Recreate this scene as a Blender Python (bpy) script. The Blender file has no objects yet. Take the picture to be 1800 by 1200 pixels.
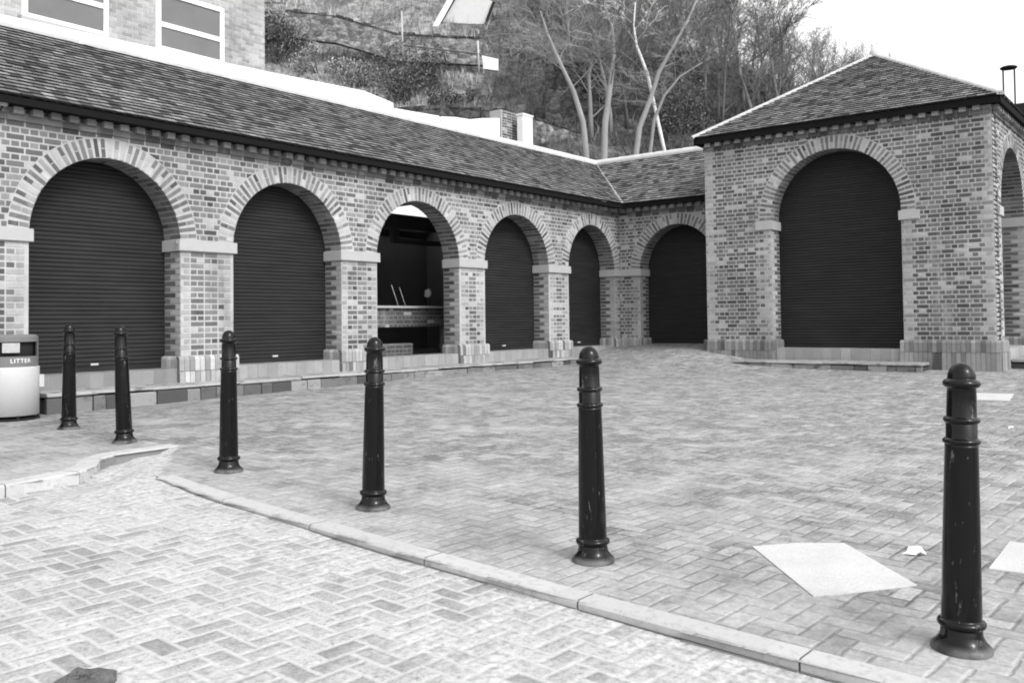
import bpy, math, random
import numpy as np
from mathutils import Vector, Matrix
R = math.radians
scene = bpy.context.scene
COL = scene.collection

# ------------------------------------------------------------ camera
CX, CY_, CZ = -17.2567, -10.5163, 0.3985
YAW, PIT, ROL, FPX, PCY = 0.6655, 0.0285, -0.0122, 1597.14, 518.94   # photo pixels (1800 wide)
fw = Vector((math.cos(YAW)*math.cos(PIT), math.sin(YAW)*math.cos(PIT), math.sin(PIT)))
rt = Vector((math.sin(YAW), -math.cos(YAW), 0)); up = rt.cross(fw)
r2 = rt*math.cos(ROL)+up*math.sin(ROL); u2 = -rt*math.sin(ROL)+up*math.cos(ROL)
cd = bpy.data.cameras.new('camera'); cam = bpy.data.objects.new('camera', cd); COL.objects.link(cam)
m = Matrix((r2, u2, -fw)).transposed().to_4x4(); m.translation = (CX, CY_, CZ)
cam.matrix_world = m
cd.sensor_width = 36; cd.lens = FPX/1800*36; cd.shift_y = -(600-PCY)/1800
cd.clip_start = 0.05; cd.clip_end = 2000
scene.camera = cam
scene.cycles.filter_width = 1.9      # the photograph's soft film look

# ------------------------------------------------------------ light: bright overcast, neutral (black and white photograph)
SUN_EL, SUN_AZ = R(40), R(257)       # azimuth of the sun measured from +X, counter-clockwise
w = bpy.data.worlds.new('World'); scene.world = w; w.use_nodes = True
nt = w.node_tree; nt.nodes.clear()
sky = nt.nodes.new('ShaderNodeTexSky'); sky.sky_type = 'NISHITA'; sky.sun_disc = False
sky.sun_elevation = SUN_EL; sky.sun_rotation = math.pi/2-SUN_AZ
sky.air_density = 1.6; sky.dust_density = 6.0; sky.ozone_density = 1.0
bw = nt.nodes.new('ShaderNodeRGBToBW'); bg = nt.nodes.new('ShaderNodeBackground'); wo = nt.nodes.new('ShaderNodeOutputWorld')
bg.inputs[1].default_value = 0.15
nt.links.new(sky.outputs[0], bw.inputs[0])
ov = nt.nodes.new('ShaderNodeMath'); ov.operation = 'ADD'; ov.inputs[1].default_value = 4.2     # even cloud layer over the clear sky
nt.links.new(bw.outputs[0], ov.inputs[0]); nt.links.new(ov.outputs[0], bg.inputs[0]); nt.links.new(bg.outputs[0], wo.inputs[0])
sd = bpy.data.lights.new('sun', 'SUN'); sd.energy = 1.0; sd.angle = R(13); sd.color = (1, 1, 1)
sun = bpy.data.objects.new('sun', sd); COL.objects.link(sun)
dv = Vector((math.cos(SUN_AZ)*math.cos(SUN_EL), math.sin(SUN_AZ)*math.cos(SUN_EL), math.sin(SUN_EL)))
sun.rotation_euler = dv.to_track_quat('Z', 'Y').to_euler(); sun.location = (-10, -10, 20)
vs = scene.view_settings; vs.view_transform = 'Standard'; vs.look = 'None'; vs.exposure = 0.38; vs.gamma = 1
rng = random.Random(7)

def at(u, v, d):
    """point seen at photo pixel (u,v) at forward distance d metres"""
    r = fw+r2*((u-900)/FPX)+u2*((PCY-v)/FPX)
    return Vector((CX, CY_, CZ))+r*d
def on(u, v, ax, val):
    r = fw+r2*((u-900)/FPX)+u2*((PCY-v)/FPX); o = Vector((CX, CY_, CZ))
    return o+r*((val-o[ax])/r[ax])

# ------------------------------------------------------------ node materials
class NB:
    def __init__(s, name):
        s.m = bpy.data.materials.new(name); s.m.use_nodes = True; s.t = s.m.node_tree; s.t.nodes.clear()
        s.b = s.t.nodes.new('ShaderNodeBsdfPrincipled'); s.o = s.t.nodes.new('ShaderNodeOutputMaterial')
        s.t.links.new(s.b.outputs[0], s.o.inputs[0])
    def put(s, sock, v):
        if isinstance(v, (int, float)): sock.default_value = v
        elif isinstance(v, tuple): sock.default_value = v
        else: s.t.links.new(v, sock)
    def M(s, op, a, b=0.0, c=0.0, clamp=False):
        n = s.t.nodes.new('ShaderNodeMath'); n.operation = op; n.use_clamp = clamp
        s.put(n.inputs[0], a); s.put(n.inputs[1], b); s.put(n.inputs[2], c); return n.outputs[0]
    def mix(s, f, a, b):     # float mix
        n = s.t.nodes.new('ShaderNodeMix'); n.data_type = 'FLOAT'
        s.put(n.inputs[0], f); s.put(n.inputs[2], a); s.put(n.inputs[3], b); return n.outputs[0]
    def coord(s, kind='Object'):
        return s.t.nodes.new('ShaderNodeTexCoord').outputs[kind]
    def noise(s, vec, scale, detail=4, rough=.55, dist=0):
        n = s.t.nodes.new('ShaderNodeTexNoise'); s.put(n.inputs['Vector'], vec)
        n.inputs['Scale'].default_value = scale; n.inputs['Detail'].default_value = detail
        n.inputs['Roughness'].default_value = rough; n.inputs['Distortion'].default_value = dist
        return n.outputs[0]
    def smooth(s, v, a, b, lo=0.0, hi=1.0):
        n = s.t.nodes.new('ShaderNodeMapRange'); n.interpolation_type = 'SMOOTHSTEP'
        s.put(n.inputs[0], v); n.inputs[1].default_value = a; n.inputs[2].default_value = b
        n.inputs[3].default_value = lo; n.inputs[4].default_value = hi; return n.outputs[0]
    def attr(s, name):
        n = s.t.nodes.new('ShaderNodeAttribute'); n.attribute_name = name; return n.outputs['Fac']
    def sep(s, v):
        n = s.t.nodes.new('ShaderNodeSeparateXYZ'); s.put(n.inputs[0], v); return n.outputs
    def comb(s, x, y, z=0.0):
        n = s.t.nodes.new('ShaderNodeCombineXYZ'); s.put(n.inputs[0], x); s.put(n.inputs[1], y); s.put(n.inputs[2], z); return n.outputs[0]
    def mapping(s, v, scale=(1, 1, 1), rot=(0, 0, 0)):
        n = s.t.nodes.new('ShaderNodeMapping'); s.put(n.inputs[0], v); n.inputs['Scale'].default_value = scale
        n.inputs['Rotation'].default_value = rot; return n.outputs[0]
    def white(s, v):
        n = s.t.nodes.new('ShaderNodeTexWhiteNoise'); n.noise_dimensions = '3D'; s.put(n.inputs[0], v); return n.outputs[0]
    def done(s, col, rough=.85, bump=None, bstr=.4, bdist=.01, spec=.3, metal=0):
        if isinstance(col, (int, float)): s.b.inputs['Base Color'].default_value = (col, col, col, 1)
        else:
            s.t.links.new(col, s.b.inputs['Base Color'])
        s.put(s.b.inputs['Roughness'], rough); s.b.inputs['Metallic'].default_value = metal
        s.b.inputs['Specular IOR Level'].default_value = spec
        if bump is not None:
            n = s.t.nodes.new('ShaderNodeBump'); n.inputs['Strength'].default_value = bstr; n.inputs['Distance'].default_value = bdist
            s.t.links.new(bump, n.inputs['Height']); s.t.links.new(n.outputs[0], s.b.inputs['Normal'])
        return s.m

def simple(name, base, rough=.85, var=.25, scale=6, fine=60, fvar=.15, tone=False, bump=.3, bdist=.006, spec=.3, stretch=(1, 1, 1)):
    n = NB(name); c = n.mapping(n.coord(), stretch)
    a = n.noise(c, scale, 5); b = n.noise(c, fine, 3)
    k = n.M('MULTIPLY', n.M('ADD', 1.0-var, n.M('MULTIPLY', a, 2*var)), n.M('ADD', 1.0-fvar, n.M('MULTIPLY', b, 2*fvar)))
    v = n.M('MULTIPLY', k, n.attr('tone') if tone else base)
    return n.done(v, rough, n.M('ADD', n.M('MULTIPLY', a, .5), b), bump, bdist, spec)

MAT = {}
def brick_mat():
    n = NB('brickwork'); c = n.coord()
    fine = n.noise(c, 90, 4, .7); mid = n.noise(c, 14, 4); big = n.noise(c, 1.1, 4)
    t = n.attr('tone')
    # lime bloom and soot on the bricks, in drifting patches
    streak = n.noise(n.mapping(c, (1, 1, .25)), 3.2, 5, .6)
    v = n.M('MULTIPLY', t, n.M('ADD', .72, n.M('MULTIPLY', fine, .56)))
    v = n.M('MULTIPLY', v, n.M('ADD', .78, n.M('MULTIPLY', mid, .44)))
    v = n.M('MULTIPLY', v, n.smooth(big, .3, .7, .84, 1.12))
    v = n.mix(n.smooth(streak, .54, .74, 0, .45), v, .36)
    soot = n.noise(n.mapping(c, (1, 1, .35), (0, 0, 1)), 2.1, 5, .65)
    v = n.mix(n.smooth(soot, .56, .78, 0, .55), v, .10)
    return n.done(v, .92, n.M('ADD', fine, mid), .5, .004, .2)
MAT['brick'] = brick_mat()
MAT['tile'] = simple('roof_tile', 0, .8, .3, 9, 70, .35, True, .5, .006)
MAT['stone'] = simple('limestone', .35, .85, .1, 5, 80, .1, False, .3, .003)
MAT['pale'] = simple('white_render', .8, .85, .1, 3, 40, .06)
MAT['sill'] = simple('sill_brick', 0, .85, .2, 6, 70, .15, True)
MAT['ridge'] = simple('ridge_mortar', .5, .9, .2, 5, 50, .15)
MAT['hip'] = simple('hip_tile', .42, .9, .3, 5, 50, .2)
MAT['dark'] = simple('dark_timber', .012, .8, .2, 4, 40, .2)
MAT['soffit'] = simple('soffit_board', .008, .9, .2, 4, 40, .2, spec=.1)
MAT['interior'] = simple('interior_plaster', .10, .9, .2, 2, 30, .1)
MAT['concrete'] = simple('concrete', .44, .9, .2, 3.5, 90, .3, False, .35, .004)
MAT['glass'] = simple('window_glass', .12, .15, .3, 1.5, 5, .05, False, .02, .001, .5)
MAT['frame'] = simple('white_paint', .8, .5, .05, 3, 20, .03, False, .1, .001)
MAT['bark'] = simple('bark', 0, .9, .3, 5, 40, .25, True, .6, .01, .2, (1, 1, .35))
MAT['leaf'] = simple('leaf', 0, .7, .2, 3, 20, .1, True, .1, .001)
MAT['litter'] = simple('paper', .85, .6, .05, 9, 30, .03)

def shutter_mat():
    n = NB('shutter_steel'); c = n.coord()
    a = n.noise(n.mapping(c, (.6, .6, 6)), 3, 5); b = n.noise(c, 50, 4, .7); d = n.noise(c, 1.4, 4)
    v = n.M('MULTIPLY', .017, n.M('ADD', .4, n.M('MULTIPLY', a, 1.2)))
    v = n.M('MULTIPLY', v, n.M('ADD', .7, n.M('MULTIPLY', d, .6)))
    v = n.mix(n.smooth(b, .66, .8, 0, .2), v, .09)
    return n.done(v, n.M('ADD', .42, n.M('MULTIPLY', b, .25)), b, .15, .002, .2)
MAT['shutter'] = shutter_mat()
def iron_mat():
    n = NB('black_gloss_paint'); c = n.coord()
    b = n.noise(n.mapping(c, (1, 1, .3)), 45, 5, .7); a = n.noise(c, 7, 4)
    chips = n.smooth(n.noise(n.mapping(c, (1, 1, .22)), 38, 5, .75), .62, .68, 0, 1)
    v = n.mix(n.M('MULTIPLY', chips, .5), .003, .2)
    z = n.sep(c)[2]
    dust = n.M('MULTIPLY', n.smooth(z, .006, .035, 1, .0), n.smooth(a, .35, .6, .25, 1))
    v = n.mix(n.M('MULTIPLY', dust, .5), v, .25)
    r = n.M('ADD', n.M('ADD', .02, n.M('MULTIPLY', a, .14)), n.M('MULTIPLY', dust, .5))
    return n.done(v, r, n.M('ADD', n.M('MULTIPLY', a, 2), b), .22, .003, .26)
MAT['iron'] = iron_mat()

def paver_mat(name, unit, rot, jw, road):
    n = NB(name); c = n.coord()
    s = n.sep(c)
    wv = n.noise(c, 3.0, 3); wv2 = n.noise(n.mapping(c, (1, 1, 1), (1, 2, 3)), 3.0, 3)
    ca, sa = math.cos(rot), math.sin(rot)
    x0 = n.M('ADD', s[0], n.M('MULTIPLY', n.M('SUBTRACT', wv, .5), .028)); y0 = n.M('ADD', s[1], n.M('MULTIPLY', n.M('SUBTRACT', wv2, .5), .028))
    x = n.M('DIVIDE', n.M('ADD', n.M('MULTIPLY', x0, ca), n.M('MULTIPLY', y0, sa)), unit)
    y = n.M('DIVIDE', n.M('SUBTRACT', n.M('MULTIPLY', y0, ca), n.M('MULTIPLY', x0, sa)), unit)
    ix = n.M('FLOOR', x); iy = n.M('FLOOR', y); fx = n.M('SUBTRACT', x, ix); fy = n.M('SUBTRACT', y, iy)
    mm = n.M('FLOORED_MODULO', n.M('ADD', n.M('SUBTRACT', ix, iy), .01), 4.0)
    vert = n.M('GREATER_THAN', mm, 1.5)
    second = n.M('GREATER_THAN', n.M('FLOORED_MODULO', mm, 2.0), .9)       # m = 1 or 3
    # horizontal: m=0 left cell, m=1 right cell; vertical: m=3 bottom cell, m=2 top cell
    hl = n.M('ADD', fx, second)                                            # 0..2 along a horizontal block
    vl = n.M('ADD', fy, n.M('SUBTRACT', 1.0, second))                      # 0..2 along a vertical block
    al = n.mix(vert, hl, vl); ac = n.mix(vert, fy, fx)
    ax_ = n.mix(vert, n.M('SUBTRACT', ix, second), ix)
    ay_ = n.mix(vert, iy, n.M('SUBTRACT', iy, n.M('SUBTRACT', 1.0, second)))
    rid = n.white(n.comb(ax_, ay_, vert)); rid2 = n.white(n.comb(ay_, ax_, n.M('ADD', vert, 5.0)))
    e1 = n.M('MINIMUM', al, n.M('SUBTRACT', 2.0, al)); e2 = n.M('MINIMUM', ac, n.M('SUBTRACT', 1.0, ac))
    wob = n.M('MULTIPLY', n.M('SUBTRACT', n.noise(c, 38, 3), .5), .12)
    edge = n.M('ADD', n.M('MINIMUM', e1, e2), wob)
    joint = n.smooth(edge, jw*.45, jw*1.25, 1, 0)
    big = n.noise(c, .55, 5, .6); mid = n.noise(c, 2.6, 5, .65); fine = n.noise(c, 75, 4, .75); sp = n.noise(c, 30, 4, .7)
    rz3 = n.white(n.comb(ay_, n.M('ADD', ax_, 9.0), n.M('ADD', vert, 2.0)))
    if road:
        blk = n.M('ADD', .22, n.M('MULTIPLY', rid, .2))
        blk = n.mix(n.smooth(rid2, .75, .9, 0, .6), blk, .42)
        blk = n.M('MULTIPLY', blk, n.smooth(fine, .3, .68, .72, 1.25))
        blk = n.mix(n.smooth(sp, .53, .68, 0, .7), blk, .15)
        jt = n.M('MULTIPLY', .45, n.smooth(fine, .3, .7, .88, 1.1))
        v = n.mix(n.M('MULTIPLY', joint, n.smooth(mid, .3, .6, .65, .95)), blk, jt)
        wash = n.smooth(n.M('ADD', n.M('ADD', big, n.M('MULTIPLY', mid, .9)), n.M('MULTIPLY', n.M('ADD', s[0], 14.6), .10)), .86, 1.15, 0, .85)
        v = n.mix(wash, v, n.M('MULTIPLY', .46, n.smooth(sp, .35, .64, 1.08, .62)))
    else:
        gr = n.noise(c, 16, 5, .8)
        blk = n.M('MULTIPLY', n.M('ADD', .185, n.M('MULTIPLY', rid, .11)), n.smooth(gr, .34, .66, .62, 1.38))
        blk = n.mix(n.smooth(rid2, .86, .90, 0, .6), blk, .42)
        blk = n.mix(n.smooth(rz3, .88, .93, 0, .4), blk, .12)
        blk = n.M('MULTIPLY', blk, n.smooth(fine, .3, .7, .70, 1.3))
        blk = n.mix(n.smooth(sp, .6, .72, 0, .45), blk, .40); blk = n.mix(.12, blk, .24)
        jt = n.smooth(n.noise(c, 1.7, 5, .65), .42, .55, .07, .40)
        jt = n.mix(n.smooth(s[0], -12.9, -11.2, 0, 1), .07, jt)
        v = n.mix(n.M('MULTIPLY', joint, n.smooth(n.noise(c, 6, 3), .35, .6, .15, .95)), blk, jt)
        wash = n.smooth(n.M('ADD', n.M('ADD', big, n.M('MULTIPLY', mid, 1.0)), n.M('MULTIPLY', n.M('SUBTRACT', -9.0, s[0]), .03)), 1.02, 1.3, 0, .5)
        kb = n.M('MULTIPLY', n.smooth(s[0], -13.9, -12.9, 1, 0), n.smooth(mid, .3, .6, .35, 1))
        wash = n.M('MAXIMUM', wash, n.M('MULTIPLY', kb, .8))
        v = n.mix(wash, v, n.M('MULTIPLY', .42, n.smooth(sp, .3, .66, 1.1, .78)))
    v = n.M('MULTIPLY', v, n.smooth(mid, .3, .7, .95, 1.07) if road else n.smooth(mid, .3, .7, .84, .99))
    h = n.M('ADD', n.M('ADD', n.M('MULTIPLY', n.smooth(edge, 0, jw*2.4, 0, 1), 1.0), n.M('MULTIPLY', rid, .6)), n.M('MULTIPLY', fine, .6))
    return n.done(v, .85, h, .7, .008, .15)
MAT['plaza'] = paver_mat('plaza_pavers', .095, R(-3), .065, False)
MAT['road'] = paver_mat('road_pavers', .092, R(-3), .12, True)

def kerb_mat():
    n = NB('kerb_stone'); c = n.coord()
    f = n.noise(c, 60, 4, .7); a = n.noise(c, 9, 5, .65); b = n.noise(c, 1.2, 3)
    v = n.M('MULTIPLY', n.attr('tone'), n.M('ADD', .88, n.M('MULTIPLY', f, .24)))
    v = n.mix(n.smooth(a, .58, .70, 0, .6), v, .2)
    v = n.mix(n.smooth(n.noise(c, 24, 5, .75), .5, .68, 0, .6), v, .24)
    return n.done(v, .85, n.M('ADD', f, a), .35, .004)
MAT['kerb'] = kerb_mat()
def mossy():
    n = NB('weathered_step'); c = n.coord(); t = n.attr('tone')
    f = n.noise(c, 60, 4, .7); a = n.noise(n.mapping(c, (1, 1, 2.2)), 5, 6, .7)
    v = n.M('MULTIPLY', t, n.M('ADD', .75, n.M('MULTIPLY', f, .5)))
    v = n.mix(n.smooth(a, .52, .64, 0, .7), v, .06)
    return n.done(v, .9, n.M('ADD', f, a), .6, .012)
MAT['step'] = mossy()
def hill_mat():
    n = NB('hillside_scrub'); c = n.coord()
    a = n.noise(c, .5, 6, .65); b = n.noise(c, 3.5, 6, .7); f = n.noise(c, 18, 4, .7)
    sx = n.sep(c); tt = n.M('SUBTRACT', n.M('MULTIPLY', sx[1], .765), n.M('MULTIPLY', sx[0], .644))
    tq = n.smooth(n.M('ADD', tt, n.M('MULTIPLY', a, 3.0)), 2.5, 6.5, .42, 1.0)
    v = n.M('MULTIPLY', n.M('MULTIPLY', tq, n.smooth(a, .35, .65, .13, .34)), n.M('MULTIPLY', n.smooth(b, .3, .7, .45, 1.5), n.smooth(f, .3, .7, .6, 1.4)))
    return n.done(v, .95, n.M('ADD', b, f), .8, .15, .1)
MAT['hill'] = hill_mat()
def rubble(name, lo, hi, sc):
    n = NB(name); c = n.coord()
    vr = n.t.nodes.new('ShaderNodeTexVoronoi'); n.put(vr.inputs['Vector'], n.mapping(c, (1, 1, 1.7))); vr.inputs['Scale'].default_value = sc
    ve = n.t.nodes.new('ShaderNodeTexVoronoi'); ve.feature = 'DISTANCE_TO_EDGE'; n.put(ve.inputs['Vector'], n.mapping(c, (1, 1, 1.7))); ve.inputs['Scale'].default_value = sc
    r_ = n.sep(vr.outputs['Color'])[0]; f = n.noise(c, 5, 6, .7)
    v = n.M('ADD', lo, n.M('MULTIPLY', r_, hi-lo)); v = n.M('MULTIPLY', v, n.smooth(f, .3, .7, .5, 1.4))
    v = n.M('MULTIPLY', v, n.smooth(ve.outputs[0], 0, .06, .4, 1))
    return n.done(v, .95, ve.outputs[0], .6, .05, .1)
MAT['rubble'] = rubble('rubble_stone', .1, .28, 4)
MAT['darkrubble'] = rubble('dark_rubble_stone', .035, .1, 3)
def trans():
    n = NB('rooflight_glazing'); tl = n.t.nodes.new('ShaderNodeBsdfTranslucent'); tl.inputs[0].default_value = (.9, .9, .9, 1)
    n.t.links.new(tl.outputs[0], n.o.inputs[0]); return n.m
MAT['rooflight'] = trans()

# ------------------------------------------------------------ mesh collecting
class MB:
    def __init__(s): s.v = []; s.f = []; s.t = []; s.s = []
    def quad(s, pts, tone=.5, smooth=False):
        b = len(s.v); s.v += [tuple(p) for p in pts]; s.f.append(tuple(range(b, b+len(pts)))); s.t.append(tone); s.s.append(smooth)
    def prism(s, poly, off, tone=.5, cap0=True, cap1=True):
        """poly: list of Vectors (one face), extruded by vector off"""
        n = len(poly); b = len(s.v); off = Vector(off)
        s.v += [tuple(p) for p in poly]+[tuple(Vector(p)+off) for p in poly]
        if cap0: s.f.append(tuple(range(b+n-1, b-1, -1))); s.t.append(tone); s.s.append(False)
        if cap1: s.f.append(tuple(range(b+n, b+2*n))); s.t.append(tone); s.s.append(False)
        for i in range(n):
            j = (i+1) % n; s.f.append((b+i, b+j, b+n+j, b+n+i)); s.t.append(tone); s.s.append(False)
    def box(s, x0, x1, y0, y1, z0, z1, tone=.5):
        s.prism([Vector((x0, y0, z0)), Vector((x1, y0, z0)), Vector((x1, y1, z0)), Vector((x0, y1, z0))], (0, 0, z1-z0), tone)
    def tube(s, pts, rads, n=6, tone=.5, cap=True):
        pts = [Vector(p) for p in pts]; b = len(s.v); ref = Vector((.31, .17, .93)).normalized()
        for i, p in enumerate(pts):
            d = (pts[min(i+1, len(pts)-1)]-pts[max(i-1, 0)]).normalized()
            a = d.cross(ref)
            if a.length < 1e-3: a = d.cross(Vector((1, 0, 0)))
            a.normalize(); c = d.cross(a)
            for k in range(n):
                an = 2*math.pi*k/n; s.v.append(tuple(p+(a*math.cos(an)+c*math.sin(an))*rads[i]))
        for i in range(len(pts)-1):
            for k in range(n):
                k2 = (k+1) % n; s.f.append((b+i*n+k, b+i*n+k2, b+(i+1)*n+k2, b+(i+1)*n+k)); s.t.append(tone); s.s.append(n > 4)
        if cap:
            s.f.append(tuple(b+k for k in range(n-1, -1, -1))); s.t.append(tone); s.s.append(False)
            e = b+(len(pts)-1)*n; s.f.append(tuple(e+k for k in range(n))); s.t.append(tone); s.s.append(False)
    def lathe(s, prof, n=32, tone=.5, c=(0, 0, 0)):
        b = len(s.v)
        for (r, z) in prof:
            for k in range(n):
                a = 2*math.pi*k/n; s.v.append((c[0]+r*math.cos(a), c[1]+r*math.sin(a), c[2]+z))
        for i in range(len(prof)-1):
            for k in range(n):
                k2 = (k+1) % n; s.f.append((b+i*n+k, b+i*n+k2, b+(i+1)*n+k2, b+(i+1)*n+k)); s.t.append(tone); s.s.append(True)
        s.f.append(tuple(b+k for k in range(n-1, -1, -1))); s.t.append(tone); s.s.append(False)
        e = b+(len(prof)-1)*n; s.f.append(tuple(e+k for k in range(n))); s.t.append(tone); s.s.append(False)
    def build(s, name, mat, parent=None, fix=False):
        me = bpy.data.meshes.new(name); me.from_pydata(s.v, [], s.f)
        me.attributes.new('tone', 'FLOAT', 'FACE').data.foreach_set('value', s.t)
        me.polygons.foreach_set('use_smooth', s.s)
        me.materials.append(MAT[mat] if isinstance(mat, str) else mat); me.update()
        if fix:
            import bmesh
            bm = bmesh.new(); bm.from_mesh(me); bmesh.ops.recalc_face_normals(bm, faces=bm.faces); bm.to_mesh(me); bm.free()
        o = bpy.data.objects.new(name, me); COL.objects.link(o)
        if parent:
            o.parent = parent; o.matrix_parent_inverse = Matrix.Translation(parent.location).inverted() if parent.get('offset_parts') else Matrix()
        return o
def tag(o, label=None, cat=None, group=None, kind=None):
    if label: o['label'] = label
    if cat: o['category'] = cat
    if group: o['group'] = group
    if kind: o['kind'] = kind
    return o
def empty(name, loc=(0, 0, 0)):
    """an Empty at the thing's base; parts built in world coordinates are offset back to it"""
    o = bpy.data.objects.new(name, None); o.empty_display_size = .3; COL.objects.link(o); o.location = loc
    return o
def part(mb, name, mat, root, label=None, fix=False):
    o = mb.build(name, mat, None, fix)
    o.parent = root
    base = Vector((0, 0, 0)); r = root
    while r is not None: base += Vector(r.location); r = r.parent
    o.data.transform(Matrix.Translation(-base)) if False else None
    o.location = -base
    if label: o['label'] = label
    return o

# ------------------------------------------------------------ ground surface
GP = [(-13.05,-1.84,-.569),(-13.18,-3.09,-.593),(-13.41,-4.92,-.64),(-13.56,-6.57,-.683),(-13.67,-8.16,-.722),(-13.77,-9.76,-.766),
(0,0,-.152),(0,-1.2,-.15),(0,-2.6,-.155),(-1.1,-2.55,-.21),(-1.65,-3.4,-.43),(-1.65,-6.6,-.51),(-1.1,-7.7,-.50),(-2.2,-.45,-.44),(-4.8,-.45,-.46),(-9.4,-.45,-.52),(-12.6,-.45,-.56),
(-17,-2,-.62),(-18,-6,-.72),(-17,-10.5,-.80),(-20,-14,-.86),(-10,-12,-.78),(-4,-12,-.62),(-16,1,-.58),(4,-12,-.5),(3,-8.2,-.46)]
GA = np.array(GP)
def UU(q): return np.where(q > 0, q*np.log(np.maximum(q, 1e-12)), 0)
_n = len(GA); _D = ((GA[:, None, :2]-GA[None, :, :2])**2).sum(2); _P = np.c_[np.ones(_n), GA[:, :2]]
_S = np.linalg.solve(np.block([[UU(_D)+.3*np.eye(_n), _P], [_P.T, np.zeros((3, 3))]]), np.r_[GA[:, 2], 0, 0, 0])
def gz(x, y):
    xc = min(max(x, -22), 6); yc = min(max(y, -16), 2)
    d = (GA[:, 0]-xc)**2+(GA[:, 1]-yc)**2
    z = float(UU(d)@_S[:_n]+_S[-3]+_S[-2]*xc+_S[-1]*yc)
    return z
K2 = [(-13.86, -4.75), (-13.99, -5.7), (-14.06, -6.6), (-14.13, -7.4), (-14.19, -8.3), (-14.22, -9.1), (-14.25, -10), (-14.4, -16), (-14.4, -60)]
K1 = [(-13.02, -3.66), (-13.3, -3.66), (-13.56, -3.66), (-13.74, -3.76), (-13.88, -3.98), (-14.1, -4.16), (-14.5, -4.22), (-16, -4.35), (-22, -4.8), (-60, -7)]
POLY = list(reversed(K2))+K1+[(-60, -60)]
def inside(x, y):
    c = False; n = len(POLY)
    for i in range(n):
        x1, y1 = POLY[i]; x2, y2 = POLY[(i+1) % n]
        if (y1 > y) != (y2 > y) and x < (x2-x1)*(y-y1)/(y2-y1)+x1: c = not c
    return c
DP = [(-13.0,-3.7,.0),(-13.86,-4.72,.006),(-13.4,-4.2,.0),(-13.3,-3.7,.04),(-13.6,-3.75,.07),(-14.1,-4.3,.075),(-15,-4.4,.09),(-18,-4.8,.12),(-14.0,-5.7,.02),(-14.2,-7.5,.03),(-14.25,-9.3,.035),(-16,-8,.03),(-18,-6.5,.05),(-20,-12,.03),(-14.8,-5.5,.035),(-13.6,-4.4,0),(-13.3,-4.05,0),(-13.05,-3.75,0),(-13.75,-4.6,0),(-13.45,-4.2,0)]
def dep(x, y):
    s = 0; t = 0
    for a, b, d in DP:
        q = 1/((x-a)**2+(y-b)**2+4e-4)**2.0; s += q*d; t += q
    return s/t
def axis(segs):
    out = []
    for a, b, st in segs:
        n = max(1, int(round((b-a)/st)))
        out += [a+(b-a)*i/n for i in range(n)]
    out.append(segs[-1][1]); return out
gx = axis([(-400, -60, 60), (-60, -24, 6), (-24, -17, .5), (-17, -15, .2), (-15, -12.8, .045), (-12.8, -3, .35), (-3, 1, .2), (1, 8, .6), (8, 60, 6), (60, 400, 60)])
gy = axis([(-400, -60, 60), (-60, -18, 6), (-18, -10, .25), (-10, -4.9, .12), (-4.9, -3.5, .045), (-3.5, 1, .16), (1, 8, .6), (8, 60, 6), (60, 400, 60)])
def sheet(road):
    vid = {}; V = []; F = []
    def vv(i, j):
        if (i, j) not in vid:
            x, y = gx[i], gy[j]; vid[(i, j)] = len(V)
            wob = 0
            V.append((x, y, gz(x, y)+wob-(dep(x, y) if road else 0)))
        return vid[(i, j)]
    for i in range(len(gx)-1):
        for j in range(len(gy)-1):
            mx, my = (gx[i]+gx[i+1])/2, (gy[j]+gy[j+1])/2
            ins = (inside(mx, my) if -61 < mx < -12.9 and -61 < my < -3.4 else False)
            if ins == road: F.append((vv(i, j), vv(i+1, j), vv(i+1, j+1), vv(i, j+1)))
    nm = 'road' if road else 'plaza_ground'
    me = bpy.data.meshes.new(nm); me.from_pydata(V, [], F); me.polygons.foreach_set('use_smooth', [True]*len(F))
    me.materials.append(MAT['road' if road else 'plaza']); o = bpy.data.objects.new(nm, me); COL.objects.link(o)
    o['kind'] = 'structure'; return o
sheet(False); sheet(True)

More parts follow.
